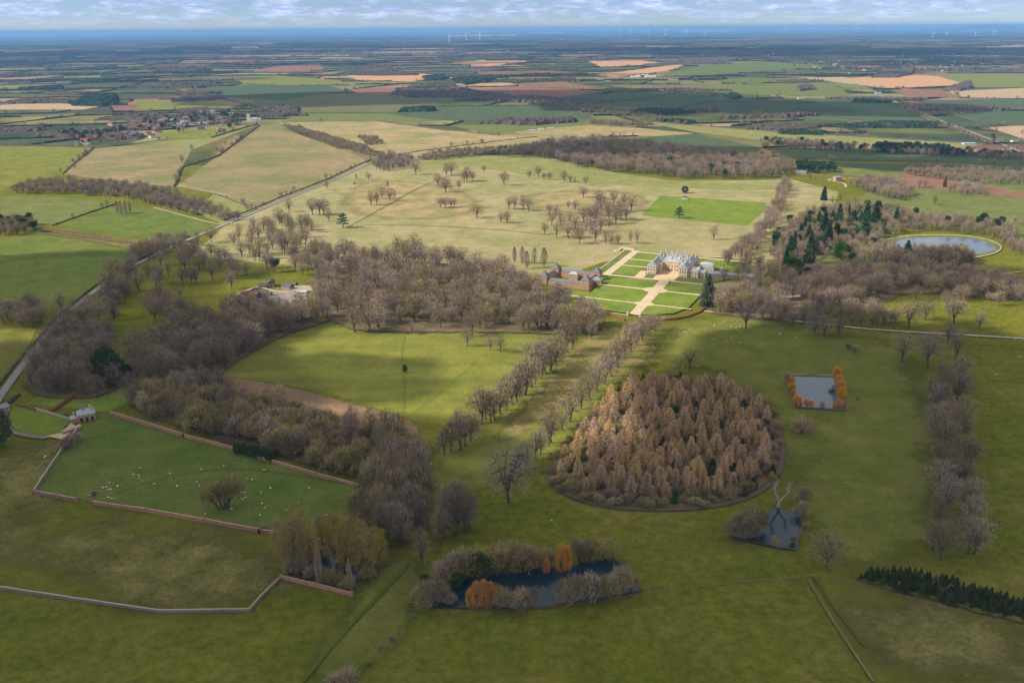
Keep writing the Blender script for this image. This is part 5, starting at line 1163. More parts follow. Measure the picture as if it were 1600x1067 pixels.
def gable_house(name, x, y, rz, w, d, h, rh, wm, rm, label, cat='house', group=None, chim=1, wins=True, hipd=False, wing=None):
    t = empty(name, x, y, 0, rz, label, cat, group)
    bx = [(-w/2, w/2, -d/2, d/2, 0, h)]; rs = [(-w/2, w/2, -d/2, d/2, h, rh, None if hipd else 0)]
    if wing: bx.append((w/2-wing-.0, w/2-.2, -d/2-wing, -d/2, 0, h*.9)); rs.append((w/2-wing, w/2-.2, -d/2-wing, 0, h*.9, rh*.85, 0))
    part('wall', bx, wm, t)
    V = []; F = []
    if not hipd:   # gable ends
        b = len(V)
        if w >= d: V += [(-w/2, -d/2, h), (-w/2, d/2, h), (-w/2, 0, h+rh*.93), (w/2, -d/2, h), (w/2, d/2, h), (w/2, 0, h+rh*.93)]
        else: V += [(-w/2, -d/2, h), (w/2, -d/2, h), (0, -d/2, h+rh*.93), (-w/2, d/2, h), (w/2, d/2, h), (0, d/2, h+rh*.93)]
        F += [(0, 1, 2), (3, 5, 4)]; obj('gable', mesh(V, F, [wm]), t)
    rf = roof('roof', rs, rm, t)
    for k in range(chim):
        c = flue((-w*.3 if k == 0 else w*.35), 0, h+rh*.5, h+rh+1.3, .9, brick, rf)
    if wins:
        n = max(2, int(w/3.2))
        for z in ([1.0] if h < 4.2 else [.9, 3.5]):
            for k in range(n): win(-w/2+w*(k+.5)/n, -d/2, z, .85, 1.25, 's', t)
    return t
def H(p, *a, **k): g = G(*p); return gable_house(k.pop('name', 'house'), g[0], g[1], *a, **k)
# red brick farm in the grove
H((424, 447), radians(12), 9, 12, 5.6, 3, brick, dslate, 'red brick farmhouse with slate roof and rear wing in the grove', chim=2, name='farmhouse')
H((411, 450), radians(20), 10, 7, 3.4, 2.6, brick, dslate, 'low dark roofed cottage joined left of the red brick farmhouse', chim=1, name='cottage')
H((450, 452), radians(64), 9, 13, 4.2, 3.4, iron, dslate, 'orange gabled barn right of the red brick farmhouse', chim=0, wins=False, name='barn')
H((460, 447), radians(64), 6, 8, 3.4, 2.4, brick, dslate, 'small shed behind the orange gabled barn', chim=0, wins=False, name='shed')
H((392, 462), radians(35), 22, 8, 4, 2.8, brick, dslate, 'long dark roofed range at the upper side of the farm court', cat='outbuilding', chim=1, name='farm_range')
H((412, 463), radians(-6), 20, 7, 3.6, 2.6, brick, dslate, 'dark roofed cart shed at the right of the farm court', cat='outbuilding', chim=0, name='farm_range')
H((396, 474), radians(-4), 28, 7, 4, 2.8, iron, dslate, 'orange walled lower range of the farm court', cat='outbuilding', chim=0, name='farm_range')
H((370, 470), radians(-35), 10, 9, 4.4, 3, iron, dslate, 'gabled end cottage at the left tip of the farm court', chim=1, name='cottage')
H((398, 465), radians(10), 8, 7, 5, 3, brick, tile, 'small red tiled house inside the farm court', chim=1, name='cottage')
flat('yard', [(420, 455), (478, 457), (480, 480), (440, 490), (420, 470)], mat('yard_concrete', (.20, .165, .15), (.26, .22, .20), .15), keep=False)
flat('yard', [(448, 447), (485, 448), (490, 456), (455, 456)], tracksoil, keep=False)
ribbon('track', [(366, 464), (385, 456), (402, 449), (425, 456), (450, 458)], 4, tracksoil)
H((470, 472), radians(10), 14, 9, 4, 1.6, whitep, metalr, 'white metal shed at the right end of the farm yard', cat='shed', chim=0, wins=False, name='farm_shed')
H((472, 459), radians(0), 12, 6, 3, 1.2, metalr, metalr, 'pale blue grey shed at the top of the farm yard', cat='shed', chim=0, wins=False, name='farm_shed')
# buildings round the park
H((1070, 311), radians(-5), 10, 6, 2.8, 2.2, whitep, dslate, 'small white pavilion with grey roof on the edge of the playing field', cat='pavilion', chim=0, wins=False, name='pavilion')
H((1308, 283), radians(12), 13, 11, 8, 3.4, iron, slate, 'square orange stone house on a gravel loop by the copse', chim=2, hipd=True, name='lodge')
ribbon('path', [(1322, 294), (1320, 288), (1305, 285), (1292, 283), (1303, 280), (1322, 282)], 4, gravel)
H((1251, 271), radians(-12), 22, 8, 3.2, 2.6, metalr, slate, 'long low blue roofed barn at the end of the pines', cat='barn', chim=0, wins=False, name='barn')
H((1322, 471), radians(-6), 12, 7, 3.2, 2.4, whitep, dslate, 'small white cottage below the garden wood', chim=1, name='cottage')
H((1337, 464), radians(10), 12, 7, 3.0, 2.0, render_, tile, 'low pinkish roofed shed beside the white cottage', cat='shed', chim=0, wins=False, name='shed')
flat('yard', [(1215, 452), (1252, 454), (1250, 466), (1225, 468)], mat('bare_sand', (.42, .34, .25), (.5, .42, .32), .2), keep=False)
H((1218, 456), radians(-8), 9, 6, 3, 2, whitep, slate, 'tiny pale shed on the bare sandy yard', cat='shed', chim=0, wins=False, name='shed')
H((-2, 645), radians(60), 16, 8, 4, 2.6, brick, slate, 'grey roofed house cut by the left edge beside the drive', chim=1, name='cottage')
# the lodge with pyramid turret at the paddock corner
def falconry():
    g = G(136, 655); t = empty('hunting_lodge', g[0], g[1], 0, radians(28), 'small ironstone lodge with grey pyramid roof and arched front at the paddock corner', 'lodge')
    part('wall', [(-6.5, 6.5, -5, 5, 0, 6.6), (-12, -6.5, -3, 4, 0, 3.6)], iron, t); part('cornice', [(-6.9, 6.9, -5.4, -5, 6.2, 6.8), (-6.9, -6.5, -5, 5.4, 6.2, 6.8), (6.5, 6.9, -5, 5.4, 6.2, 6.8)], stone2, t)
    roof('roof', [(-6.5, 6.5, -5, 5, 6.8, 3.2)], lead, t); roof('roof', [(-12, -6.6, -3, 4, 3.6, 1.8)], lead, t)
    V = [(-3, -2, 8), (0, -2, 8), (0, 1, 8), (-3, 1, 8), (-1.5, -.5, 13.5)]; s = obj('spire', mesh(V, [(0, 1, 4), (1, 2, 4), (2, 3, 4), (3, 0, 4)], [slate]), t)
    V = []; F = []; tube(V, F, [(-1.5, -.5, 13.2), (-1.5, -.5, 15.4)], [.12, .05], 5); obj('finial', mesh(V, F, [whitep]), s)
    flue(3.5, 2.5, 8, 11, 1.1, stone, t); flue(5.2, -1, 8, 10.6, 1.1, stone, t); flue(-9, 2, 4.4, 7, .9, stone, t)
    for x in (-4, 0, 4):
        V = [(x-1.2, 0, 0), (x+1.2, 0, 0)]+[(x+1.2*cos(pi*k/8), 0, 3.2+1.2*sin(pi*k/8)) for k in range(9)]; V = [(a, -5.03, c) for a, b, c in V]
        obj('arch', mesh(V, [tuple(range(len(V)))], [glass]), t); win(x, -5, 4.75, .9, 1.2, 's', t)
    for y in (-2.5, 2): win(6.5, y, 1, 1, 2, 'e', t); win(-6.5, y, 4.4, .9, 1.4, 'w', t)
falconry()
t = empty('brick_outhouse', *G(112, 674), 0, radians(52), 'narrow brick outhouse with mossy lean-to roof on the paddock wall', 'shed')
part('wall', [(-7, 7, -2, 2, 0, 2.6)], brick, t); roof('roof', [(-7, 7, -2, 2, 2.6, 1.2, 0)], coping, t)

# walls
wallc = [0]
def wall(P, h, w, m, label, pier_every=None, cop=coping, group='walls of the paddock'):
    g = [G(*p) for p in P]; t = empty('boundary_wall', g[0][0], g[0][1], 0, 0, label, 'wall', group)
    V = []; F = []; CV = []; CF = []; r = random.Random(len(P)+int(h*10)); ox, oy = g[0]
    for a, b in zip(g, g[1:]):
        L_ = math.hypot(b[0]-a[0], b[1]-a[1]); an = atan2(b[1]-a[1], b[0]-a[0])
        n = max(1, int(L_/9))
        for k in range(n):
            s0, s1 = L_*k/n, L_*(k+1)/n; hh = h+r.uniform(-.10, .10); c, s = cos(an), sin(an)
            M = lambda p: (a[0]-ox+p[0]*c-p[1]*s, a[1]-oy+p[0]*s+p[1]*c, p[2])
            prism(V, F, s0, s1, -w/2, w/2, -.1, hh, M); prism(CV, CF, s0, s1, -w/2-.08, w/2+.08, hh, hh+.16, M)
    obj('masonry', mesh(V, F, [m]), t); obj('coping', mesh(CV, CF, [cop]), t)
    for p in (g if pier_every else []):
        V = []; F = []; x, y = p[0]-ox, p[1]-oy; prism(V, F, x-.6, x+.6, y-.6, y+.6, 0, h+.5); prism(V, F, x-.7, x+.7, y-.7, y+.7, h+.5, h+.7); obj('pier', mesh(V, F, [m]), t)
    return t
pinkb = mat('weathered_brick', (.36, .165, .115), (.42, .21, .15), .5, fine=.14)
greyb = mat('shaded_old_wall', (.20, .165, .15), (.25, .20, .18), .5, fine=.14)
wall([(172, 648), (228, 665), (287, 683)], 3.3, .7, pinkb, 'upper brick wall of the paddock, section next to the lodge', True)
wall([(287, 683), (320, 692), (355, 701)], 3.0, .7, pinkb, 'upper brick wall of the paddock, second section from the lodge', True)
wall([(355, 701), (392, 712), (424, 723)], 2.8, .7, pinkb, 'upper brick wall of the paddock, third section from the lodge', True)
wall([(424, 723), (495, 744), (566, 763)], 2.8, .7, pinkb, 'upper brick wall of the paddock, far right section', True)
wall([(53, 771), (90, 778), (120, 784)], 2.8, .7, brick, 'lower brick wall of the paddock, short piece left of the gap', True)
wall([(144, 788), (230, 800), (320, 816), (405, 832)], 2.8, .7, brick, 'lower brick wall of the paddock, long piece right of the gap', True)
wall([(405, 832), (450, 838), (512, 850)], 2.6, .7, brick, 'lower brick wall of the paddock, end piece by the willows', True)
wall([(53, 771), (75, 738), (98, 704), (122, 672)], 2.8, .8, greyb, 'dark side wall of the paddock running down from the lodge', False)  # the grey of this side has its shade put into the colour
wall([(55, 641), (80, 648), (109, 657)], 2.4, .6, coping, 'pale wall across the lodge lawn', False)
wall([(-40, 912), (0, 920), (80, 932), (160, 944), (250, 957), (390, 955)], 1.9, .8, greyb, 'long low grey wall along the foreground pasture', False, group='low walls of the foreground')
wall([(390, 955), (412, 930), (437, 906)], 1.9, .7, greyb, 'dark angled piece of low wall by the hidden pond', False, group='low walls of the foreground')
wall([(439, 904), (495, 917), (550, 931)], 2.4, .7, pinkb, 'short brick and stone wall in front of the hidden pond', True, group='low walls of the foreground')

def fence(P, label, m=None, h=1.15, step=3.0, rails=(.45, .95), t_=.05):
    g = [G(*p) for p in P]; m = m or mat('grey_timber', (.20, .17, .14), (.26, .22, .18), .5)
    t = empty('field_fence', g[0][0], g[0][1], 0, 0, label, 'fence', 'fences of the park'); ox, oy = g[0]
    V = []; F = []; RV = []; RF = []
    for a, b in zip(g, g[1:]):
        L_ = math.hypot(b[0]-a[0], b[1]-a[1]); an = atan2(b[1]-a[1], b[0]-a[0]); c, s = cos(an), sin(an)
        M = lambda p: (a[0]-ox+p[0]*c-p[1]*s, a[1]-oy+p[0]*s+p[1]*c, p[2])
        x = 0
        while x < L_: prism(V, F, x-.08, x+.08, -.08, .08, 0, h, M); x += step
        for z in rails: prism(RV, RF, 0, L_, -t_/2-.08, t_/2-.08, z-.05, z+.05, M)
    tag(obj('posts', mesh(V, F, [m]), t), kind='stuff'); obj('rails', mesh(RV, RF, [m]), t)
fence([(848, 745), (870, 770), (905, 787), (990, 800), (1100, 798), (1182, 779), (1220, 747), (1228, 700), (1212, 640), (1165, 606), (1110, 590)], 'timber fence curving round the oval larch plantation')
fence([(655, 952), (648, 915), (642, 885), (600, 880)], 'fence between the long pond and the hidden pond')
fence([(655, 953), (740, 955), (830, 953), (930, 941), (1000, 928), (1080, 918), (1180, 907), (1250, 902)], 'long fence running right from the long pond')
fence([(1255, 902), (1280, 897), (1330, 908), (1420, 934), (1500, 955), (1600, 980)], 'fence along the foot of the young spruce strip')
fence([(1138, 845), (1190, 855), (1245, 865), (1256, 815), (1248, 802)], 'rail fence round the small pond')
fence([(1238, 588), (1304, 590), (1322, 644), (1244, 640), (1238, 588)], 'rail fence round the rectangular pond', m=mat('pale_timber', (.36, .31, .24), (.30, .26, .2), .5))
wall([(1235, 586), (1262, 586)], 1.0, .6, coping, 'short pale stone wall at the head of the rectangular pond', False, group='pond head walls')
wall([(1276, 587), (1302, 588)], 1.0, .6, coping, 'pale stone wall at the right head of the rectangular pond', False, group='pond head walls')
# bleached dead tree
def dead_tree():
    g = G(1216, 794); h = hpx(1216, 794, 47)
    t = empty('dead_tree', g[0], g[1], 0, 0, 'bleached dead tree forked in two beside the small pond', 'dead tree'); t.scale = (h/20,)*3
    V = []; F = []; r = random.Random(4)
    tube(V, F, [(0, 0, -.3), (-.1, 0, 1.5), (.2, 0, 4.8)], [1.3, .85, .8], 8); obj('trunk', mesh(V, F, [white_wood]), t)
    for sx, pts in ((-1, [(.2, 0, 4.2), (-1.5, 0, 8), (-3.0, .4, 11.5), (-2.6, .2, 15), (-1.2, 0, 18)]), (1, [(.2, 0, 4.2), (2.2, 0, 7.2), (4.4, -.3, 10), (5.2, 0, 13.4), (5.8, 0, 16.4)])):
        V = []; F = []; tube(V, F, pts, [.7, .52, .42, .28, .07], 7)
        for k in range(34):
            i = r.choice((2, 3, 4, 4)); p = Vector(pts[i-1]).lerp(Vector(pts[i]), r.random()); d = Vector((r.uniform(-1, 1)+sx*.3, r.uniform(-.8, .8), r.uniform(-.1, 1))).normalized()
            q = p+d*r.uniform(1, 2.2); e = q+(d+VV(r, .5)).normalized()*r.uniform(.6, 1.5); tube(V, F, [p, q, e], [.13, .08, .02], 4, False)
        obj('limb', mesh(V, F, [white_wood]), t)
dead_tree()

# ---------------------------------------------------------------- villages
def village():
    r = random.Random(21)
    protos = [gable_house('village_house', 0, 0, 0, 12, 7.5, 5, 3.2, wm, rm, 'x', wins=True, chim=c, wing=wg, group='g')
              for wm, rm, c, wg in ((iron, dslate, 1, None), (brick, tile, 2, 4), (render_, slate, 1, 4), (brick, dslate, 1, None), (render_, tile, 1, None), (whitep, slate, 1, 3))]
    used = set()
    def put(x, y, s, label, group, k=None):
        k = r.choices(range(6), [3, 3, 2, 4, 2, .7])[0] if k is None else k
        o = protos[k] if k not in used else copy_tree(protos[k]); used.add(k)
        g = G(x, y); o.location = (g[0], g[1], 0); o.rotation_euler.z = r.uniform(-.5, .5)+(pi/2 if r.random() < .35 else 0)+(pi if r.random() < .3 else 0)*0
        o.scale = (s,)*3; o['label'] = label; o['group'] = group
    # left village: a spine curving from lower left to the church
    spine = [(110, 219), (140, 216), (170, 213), (200, 207), (225, 200), (250, 196), (280, 192), (310, 189), (345, 188), (375, 188)]
    lab = 'brick or stone house in the village at the upper left'
    wcount = 0
    for i in range(135):
        t = r.uniform(0, len(spine)-1.001); k = int(t); f = t-k; x = spine[k][0]*(1-f)+spine[k+1][0]*f; y = spine[k][1]*(1-f)+spine[k+1][1]*f
        put(x+r.gauss(0, 6), y+r.gauss(0, 5.5), r.uniform(1.25, 1.8), lab, 'houses of the upper left village')
    put(238, 216, 1.6, 'large pink walled house at the lower edge of the upper left village', 'houses of the upper left village', 4)
    put(255, 190, 1.7, 'orange tiled house in the middle of the upper left village', 'houses of the upper left village', 1)
    put(134, 206, 1.3, 'white house near the left end of the village', 'houses of the upper left village', 5)
    for a, b, y0, y1, n, s, lb, gr in [(500, 700, 81, 88, 60, 1.5, 'tiny house in the distant town left of centre', 'houses of the distant town left of centre'), (690, 800, 80, 84, 26, 1.5, 'tiny house in the distant village below the white sheds', 'houses of the distant village'),
                                   (1080, 1240, 83, 88, 24, 1.5, 'tiny house in the distant village right of centre', 'houses of the village right of centre'), (1240, 1600, 97, 111, 75, 1.4, 'small house in the long town at the upper right', 'houses of the long town at upper right')]:
        for i in range(n):
            x = r.uniform(a, b); put(x, r.uniform(y0, y1)+(x-a)/(b-a)*(4 if a == 1240 else 0)*.6, s*r.uniform(.8, 1.3), lb, gr)
    # trees among the houses
    for i in range(230):
        t = r.uniform(0, len(spine)-1.001); k = int(t); f = t-k; x = spine[k][0]*(1-f)+spine[k+1][0]*f; y = spine[k][1]*(1-f)+spine[k+1][1]*f
        xx = x+r.gauss(0, 9); yy = y+r.gauss(0, 5.5)
        if 380 < xx < 406 and yy > 187: continue
        g = G(xx, yy); kd = r.choices(['bare_oak', 'pine', 'evergreen_tree'], [6, 1.8, 1.2])[0]
        plant(kd, g[0], g[1], r.uniform(12, 22), 'tree among the houses of the village', 'trees of the village', 1, False)
    for a, b, y0, y1, n in ((500, 700, 81, 88, 120), (690, 800, 80, 84, 50), (1080, 1240, 83, 88, 60), (1240, 1600, 97, 113, 260), (60, 120, 195, 216, 18), (1545, 1600, 222, 240, 14)):
        for i in range(n):
            g = G(r.uniform(a, b), r.uniform(y0, y1)); plant('bare_oak' if r.random() < .85 else 'pine', g[0], g[1], r.uniform(9, 16), 'tree in a distant town', 'trees of the distant towns', 1.2, False)
village()
def church():
    g = G(389, 190); t = empty('church', g[0], g[1], 0, radians(-8), 'pale stone church with square tower at the right end of the village', 'church')
    t.scale = (1.25, 1.25, 1.25); tw = part('tower', [(-4, 4, -4, 4, 0, 19)], stone2, t); part('battlement', [(x, x+1.4, y, y+.5, 19, 20.2) for x in (-4, -1, 2.6) for y in (-4, 3.5)]+[(x, x+.5, -.7, .7, 19, 20.2) for x in (-4, 3.5)], stone, tw)
    part('nave', [(4, 26, -5.5, 5.5, 0, 8)], stone2, t); roof('roof', [(4.2, 26, -5.5, 5.5, 8, 3, 0)], lead, t)
    part('chancel', [(26, 35, -4, 4, 0, 6)], stone, t); roof('roof', [(26.2, 35, -4, 4, 6, 2.4, 0)], lead, t)
    for k in range(5): win(7.5+k*4, -5.5, 2.5, 1.6, 3.4, 's', t)
    win(0, -4, 13, 1.4, 3, 's', t)
church()
def shed(px_, w_px, d, h, label, m=whitep, rm=None, group='large pale sheds far away', rh=None):
    g = G(px_[0], max(px_[1], HOR(px_[0])+8)); w = w_px/PPM(*g); t = empty('warehouse', g[0], g[1], 0, 0, label, 'warehouse', group)
    part('wall', [(-w/2, w/2, -d/2, d/2, 0, h)], m, t); roof('roof', [(-w/2, w/2, -d/2, d/2, h, rh or h*.25, 0)], rm or m, t)
    part('dock_door', [(-w/2+w*(k+.2)/8, -w/2+w*(k+.7)/8, -d/2-.1, -d/2, 0, h*.5) for k in range(8)], metalr, t)
WHT = mat('bright_sheeting', (.85, .86, .87), (.8, .8, .8), .01)
shed((383, 76), 36, 130, 22, 'long bright white warehouse in blue haze at the upper left', WHT, WHT); shed((405, 74), 22, 100, 14, 'lower pale warehouse right of the long white one at the upper left', WHT)
for i, (x, y, w, d, lab) in enumerate([(715, 57, 26, 500, 'left'), (752, 56.5, 34, 600, 'middle'), (792, 56, 30, 600, 'right'), (850, 49.5, 34, 700, 'farther left'), (876, 49.5, 12, 500, 'small farther'), (1080, 46.5, 24, 500, 'hazy left'), (1104, 46.5, 26, 500, 'hazy middle'), (1135, 46.8, 18, 500, 'hazy right')]):
    shed((x, y), w, d, 26 if y > 50 else 40, '%s long white warehouse of the group near the horizon' % lab, WHT, WHT, 'white warehouses near the horizon')
for x, y, w, lab in [(993, 121, 14, 'left white farm shed of the bright group in the middle distance'), (1003, 119, 18, 'middle white farm shed of the bright group in the middle distance'), (1016, 121, 16, 'right white farm shed of the bright group in the middle distance')]:
    shed((x, y), w, 30, 6, lab, WHT, WHT, 'bright white farm sheds')
shed((1334, 116), 12, 30, 8, 'white and red building below the town at the upper right', whitep, tile, 'farm buildings'); shed((1372, 147), 8, 18, 5, 'small pale shed by the distant road', metalr, metalr, 'farm buildings')
for x, y, w, lab in [(938, 126, 10, 'left'), (950, 128, 8, 'right'), (1052, 126, 14, 'far')]: shed((x, y), w, 20, 5, '%s grey farm shed in cloud shade beyond the dark fields' % lab, metalr, metalr, 'grey farm sheds')
for x, y, w, lab in [(1212, 151, 10, 'left'), (1222, 152, 8, 'middle'), (1252, 155, 10, 'right')]: shed((x, y), w, 16, 5, '%s small farm building by the teal field' % lab, render_, slate, 'farm buildings by the teal field')
for x, y, w, lab in [(832, 205, 10, 'left'), (845, 203, 10, 'middle'), (860, 202, 10, 'right')]: shed((x, y), w, 10, 3.5, '%s low white shed on the tan field' % lab, whitep, metalr, 'low sheds on the tan field')
for x, y, w, lab in [(1575, 236, 12, 'long white'), (1590, 240, 14, 'low cream'), (1585, 222, 8, 'dark red')]: shed((x, y), w, 12, 4.5, '%s building beside the road at the right edge' % lab, render_, slate, 'buildings beside the road at the right edge')
shed((1513, 226), 16, 16, 4, 'pale blue roofed shed left of the road at the right', metalr, mat('pale_blue_roof', (.3, .4, .46), (.34, .44, .5), .5), 'farm buildings'); shed((1425, 197), 10, 16, 4, 'dark green shed by the mixed belt', dslate, metalr, 'farm buildings'); shed((1498, 201), 14, 14, 4, 'brown farm shed in the small field', brick, slate, 'farm buildings')
shed((300, 130), 9, 20, 5, 'grey farm shed among the pale fields at the upper left', metalr, slate, 'farm buildings'); shed((100, 130), 20, 20, 6, 'long grey farm shed at the far left', metalr, slate, 'farm buildings'); shed((302, 112), 24, 40, 6, 'white farm sheds at the left below the blue woods', whitep, metalr, 'farm buildings')

# wind turbines
def turbines():
    V = []; F = []; tube(V, F, [(0, 0, 0), (0, 0, 75)], [4.2, 2.8], 8); tw = mesh(V, F, [WHT]); V = []; F = []; prism(V, F, -3, 3, -5, 6, 74, 79); nc = mesh(V, F, [WHT])
    V = []; F = []
    for k in range(3):
        a = 2*pi*k/3+.3; c, s = cos(a), sin(a); b = len(V)
        V += [(-s*2.4, -6.4, 76.5+c*2.4), (s*2.4, -6.4, 76.5-c*2.4), (c*18+s*5, -6.4, 76.5+s*18-c*5), (c*45, -6.4, 76.5+s*45), (c*18-s*1, -7.4, 76.5+s*18+c*1)]
        F += [(b, b+1, b+2), (b, b+2, b+3), (b, b+3, b+4), (b+1, b, b+4)]
    V.append((0, -8.5, 76.5)); rt = mesh(V, F, [WHT]); first = None
    P = [(702, 66, 17), (729, 63, 14), (750, 63, 15), (744, 56, 12), (732, 54, 9), (715, 61, 10), (947, 54, 11), (969, 55, 9), (985, 55, 12), (1005, 55, 9), (1013, 55, 13), (1040, 56, 12), (1072, 56, 14), (1102, 56, 9), (1226, 51, 13), (1230, 50, 9), (1240, 50, 11),
         (1263, 51, 11), (1271, 50, 9), (1277, 49, 11), (1309, 50, 12), (1337, 51, 11), (1340, 51, 10), (1353, 50, 11), (1373, 51, 10), (1452, 48, 8), (1461, 49, 10), (1457, 61, 10), (1479, 58, 8), (1499, 48, 8), (1524, 58, 8), (1553, 56, 8)]
    r = random.Random(2)
    for i, (x, y, h) in enumerate(P):
        g = G(x, max(y, HOR(x)+6)); hm = min(h/PPM(*g), 330)
        if first is None:
            first = empty('wind_turbine', 0, 0); obj('tower', tw, first); obj('nacelle', nc, first); ro = obj('rotor', rt, first); o = first
        else: o = copy_tree(first)
        o.location = (g[0], g[1], 0); o.rotation_euler.z = -atan2(g[0], g[1])+r.uniform(-.3, .3); o.scale = (hm/115,)*3
        gp = 'wind turbines of the left group' if x < 900 else 'wind turbines of the centre group' if x < 1200 else 'wind turbines of the right group' if x < 1400 else 'wind turbines at the far right'
        n = sum(1 for q in P if (q[0] < 900) == (x < 900) and (900 <= q[0] < 1200) == (900 <= x < 1200) and (1200 <= q[0] < 1400) == (1200 <= x < 1400) and q[0] <= x)
        tag(o, 'white wind turbine on the horizon, %s from the left of the %s' % (ORD[n-1], gp.split('turbines ')[1].replace('of the ', '').replace('at the ', '')), 'wind turbine', gp)
turbines()

# sheep
def sheep():
    wool = mat('fleece', (.70, .66, .56), (.62, .58, .48), 4); dk = mat('sheep_face', (.10, .08, .07), (.14, .11, .09), 4)
    def ico(cx, cy, cz, rx, ry, rz, V, F, n=8, m=5):
        b = len(V)
        for j in range(m+1):
            t = pi*j/m
            for k in range(n): a = 2*pi*k/n; V.append((cx+rx*cos(t), cy+ry*sin(t)*cos(a), cz+rz*sin(t)*sin(a)))
        for j in range(m):
            for k in range(n): F.append((b+j*n+k, b+j*n+(k+1) % n, b+(j+1)*n+(k+1) % n, b+(j+1)*n+k))
    def mk(graz):
        V = []; F = []; ico(0, 0, .72, .62, .30, .33, V, F); nw = len(F)
        hz = .32 if graz else .98; ico(.55, 0, (.72+hz)/2, .24, .13, .2, V, F, 6, 4); nw2 = len(F)
        ico(.80, 0, hz, .19, .09, .11, V, F, 6, 4)
        for x in (-.38, .34):
            for y in (-.16, .16): tube(V, F, [(x, y, .55), (x+.02, y, .28), (x, y, 0)], [.08, .05, .05], 5)
        for y in (-.12, .12): tube(V, F, [(.70, y*.7, hz+.07), (.66, y*1.8, hz+.06)], [.05, .02], 4)
        me = mesh(V, F, [wool, dk], [0]*nw2+[1]*(len(F)-nw2)); return me
    M = [mk(True), mk(False)]
    def c(ox, oy, s, L): return [(ox+a/s, oy+b/s) for a, b in L]
    G1 = c(0, 500, 4, [(880, 930), (833, 972), (868, 975), (868, 992), (1065, 963), (1258, 940), (1400, 915), (1450, 978), (1545, 995), (1578, 1003), (965, 1030), (1108, 1043), (1230, 1016), (1248, 1043), (1485, 1018), (1468, 1045), (683, 1025), (735, 1043), (668, 1048), (645, 1052)])+\
        c(0, 760, 3.475, [(558, 12), (575, 8), (585, 22), (600, 22), (640, 5), (523, 30), (488, 52), (590, 65), (605, 70), (620, 70), (963, 3), (1308, 36), (1328, 40), (1335, 65), (1322, 75), (1258, 128), (1117, 155), (1250, 60), (1222, 90)])+\
        c(400, 760, 3.475, [(78, 15), (27, 35), (288, 14), (522, 52), (32, 98), (48, 120), (230, 95), (166, 134), (22, 160), (381, 160)])+c(400, 500, 4, [(50, 943), (90, 1055), (332, 1055)])
    G2 = c(980, 370, 6.667, [(492, 985), (565, 967), (590, 998), (615, 997), (648, 977), (866, 937), (905, 934), (1010, 893), (1030, 970), (1080, 947), (1133, 957), (1153, 987), (1188, 1002), (1168, 943), (1218, 943), (1268, 957), (1380, 910), (1590, 1020), (1080, 1062), (1345, 815)])+\
        c(1200, 500, 4, [(72, 93), (172, 115), (275, 55), (353, 103), (1078, 155), (935, 180), (1232, 253), (1428, 345), (1570, 230), (1548, 127)])+c(800, 500, 4, [(1015, 290), (1065, 300), (1160, 293), (1258, 128), (1335, 138), (1368, 120), (1425, 145)])
    G3 = c(0, 250, 4, [(90, 508), (95, 535), (45, 590), (78, 600), (115, 605), (220, 545), (238, 560), (375, 528), (403, 508), (425, 545), (503, 525), (532, 585), (105, 665), (250, 620), (248, 558), (285, 600), (130, 520)])
    G4 = [(72, 714), (676, 518), (681, 511), (744, 686), (674, 726), (672, 783), (944, 515), (862, 815), (70, 716)]
    r = random.Random(9); k = 0
    for L, lab, gp in ((G1, 'white sheep grazing in the brick walled paddock', 'sheep in the walled paddock'), (G2, 'white sheep on the green park right of the avenue', 'sheep on the park grass'), (G3, 'white sheep in the green field left of the road', 'sheep in the field left of the road'), (G4, 'stray white sheep between the woods', 'stray sheep')):
        for x, y in L:
            g = G(x, y); o = obj('sheep', M[k % 2]); k += 1; o.location = (g[0], g[1], 0); o.rotation_euler.z = r.uniform(0, 6.28); s = r.uniform(1.15, 1.45); o.scale = (s, s, s)
            tag(o, lab, 'sheep', gp)
sheep()
# two parked vehicles by the lodge
def car(p, rz, col, label):
    g = G(*p); t = empty('parked_car', g[0], g[1], .1, rz, label, 'car'); m = mat('car_paint_'+col[0], col[1], col[1], 1, rough=.3, spec=.6)
    V = []; F = []; pr = [(-2.1, .45), (-2.1, .95), (-1.3, 1.05), (-.8, 1.5), (.9, 1.5), (1.5, 1.02), (2.15, .9), (2.15, .45)]
    for s in (-.85, .85): V += [(x, s*(1 if z < 1.2 else .82), z) for x, z in pr]
    n = len(pr); F = [tuple(range(n-1, -1, -1)), tuple(range(n, 2*n))]+[(k, (k+1) % n, n+(k+1) % n, n+k) for k in range(n)]
    obj('body', mesh(V, F, [m]), t)
    part('window', [(-.75, .85, -.80, .80, 1.1, 1.42)], glass, t)
    for x in (-1.35, 1.35):
        for y in (-.82, .82):
            V = []; F = []; tube(V, F, [(x, y-.1, .33), (x, y+.1, .33)], [.33, .33], 10); obj('wheel', mesh(V, F, [dslate]), t)
car((104, 667), .6, ('dark', (.03, .04, .06)), 'dark car parked by the lodge outhouse'); car((113, 673), .9, ('silver', (.5, .5, .52)), 'silver car parked against the lodge wall')
car((361, 349), .35, ('white', (.75, .75, .75)), 'white van like car on the road at the field gate')

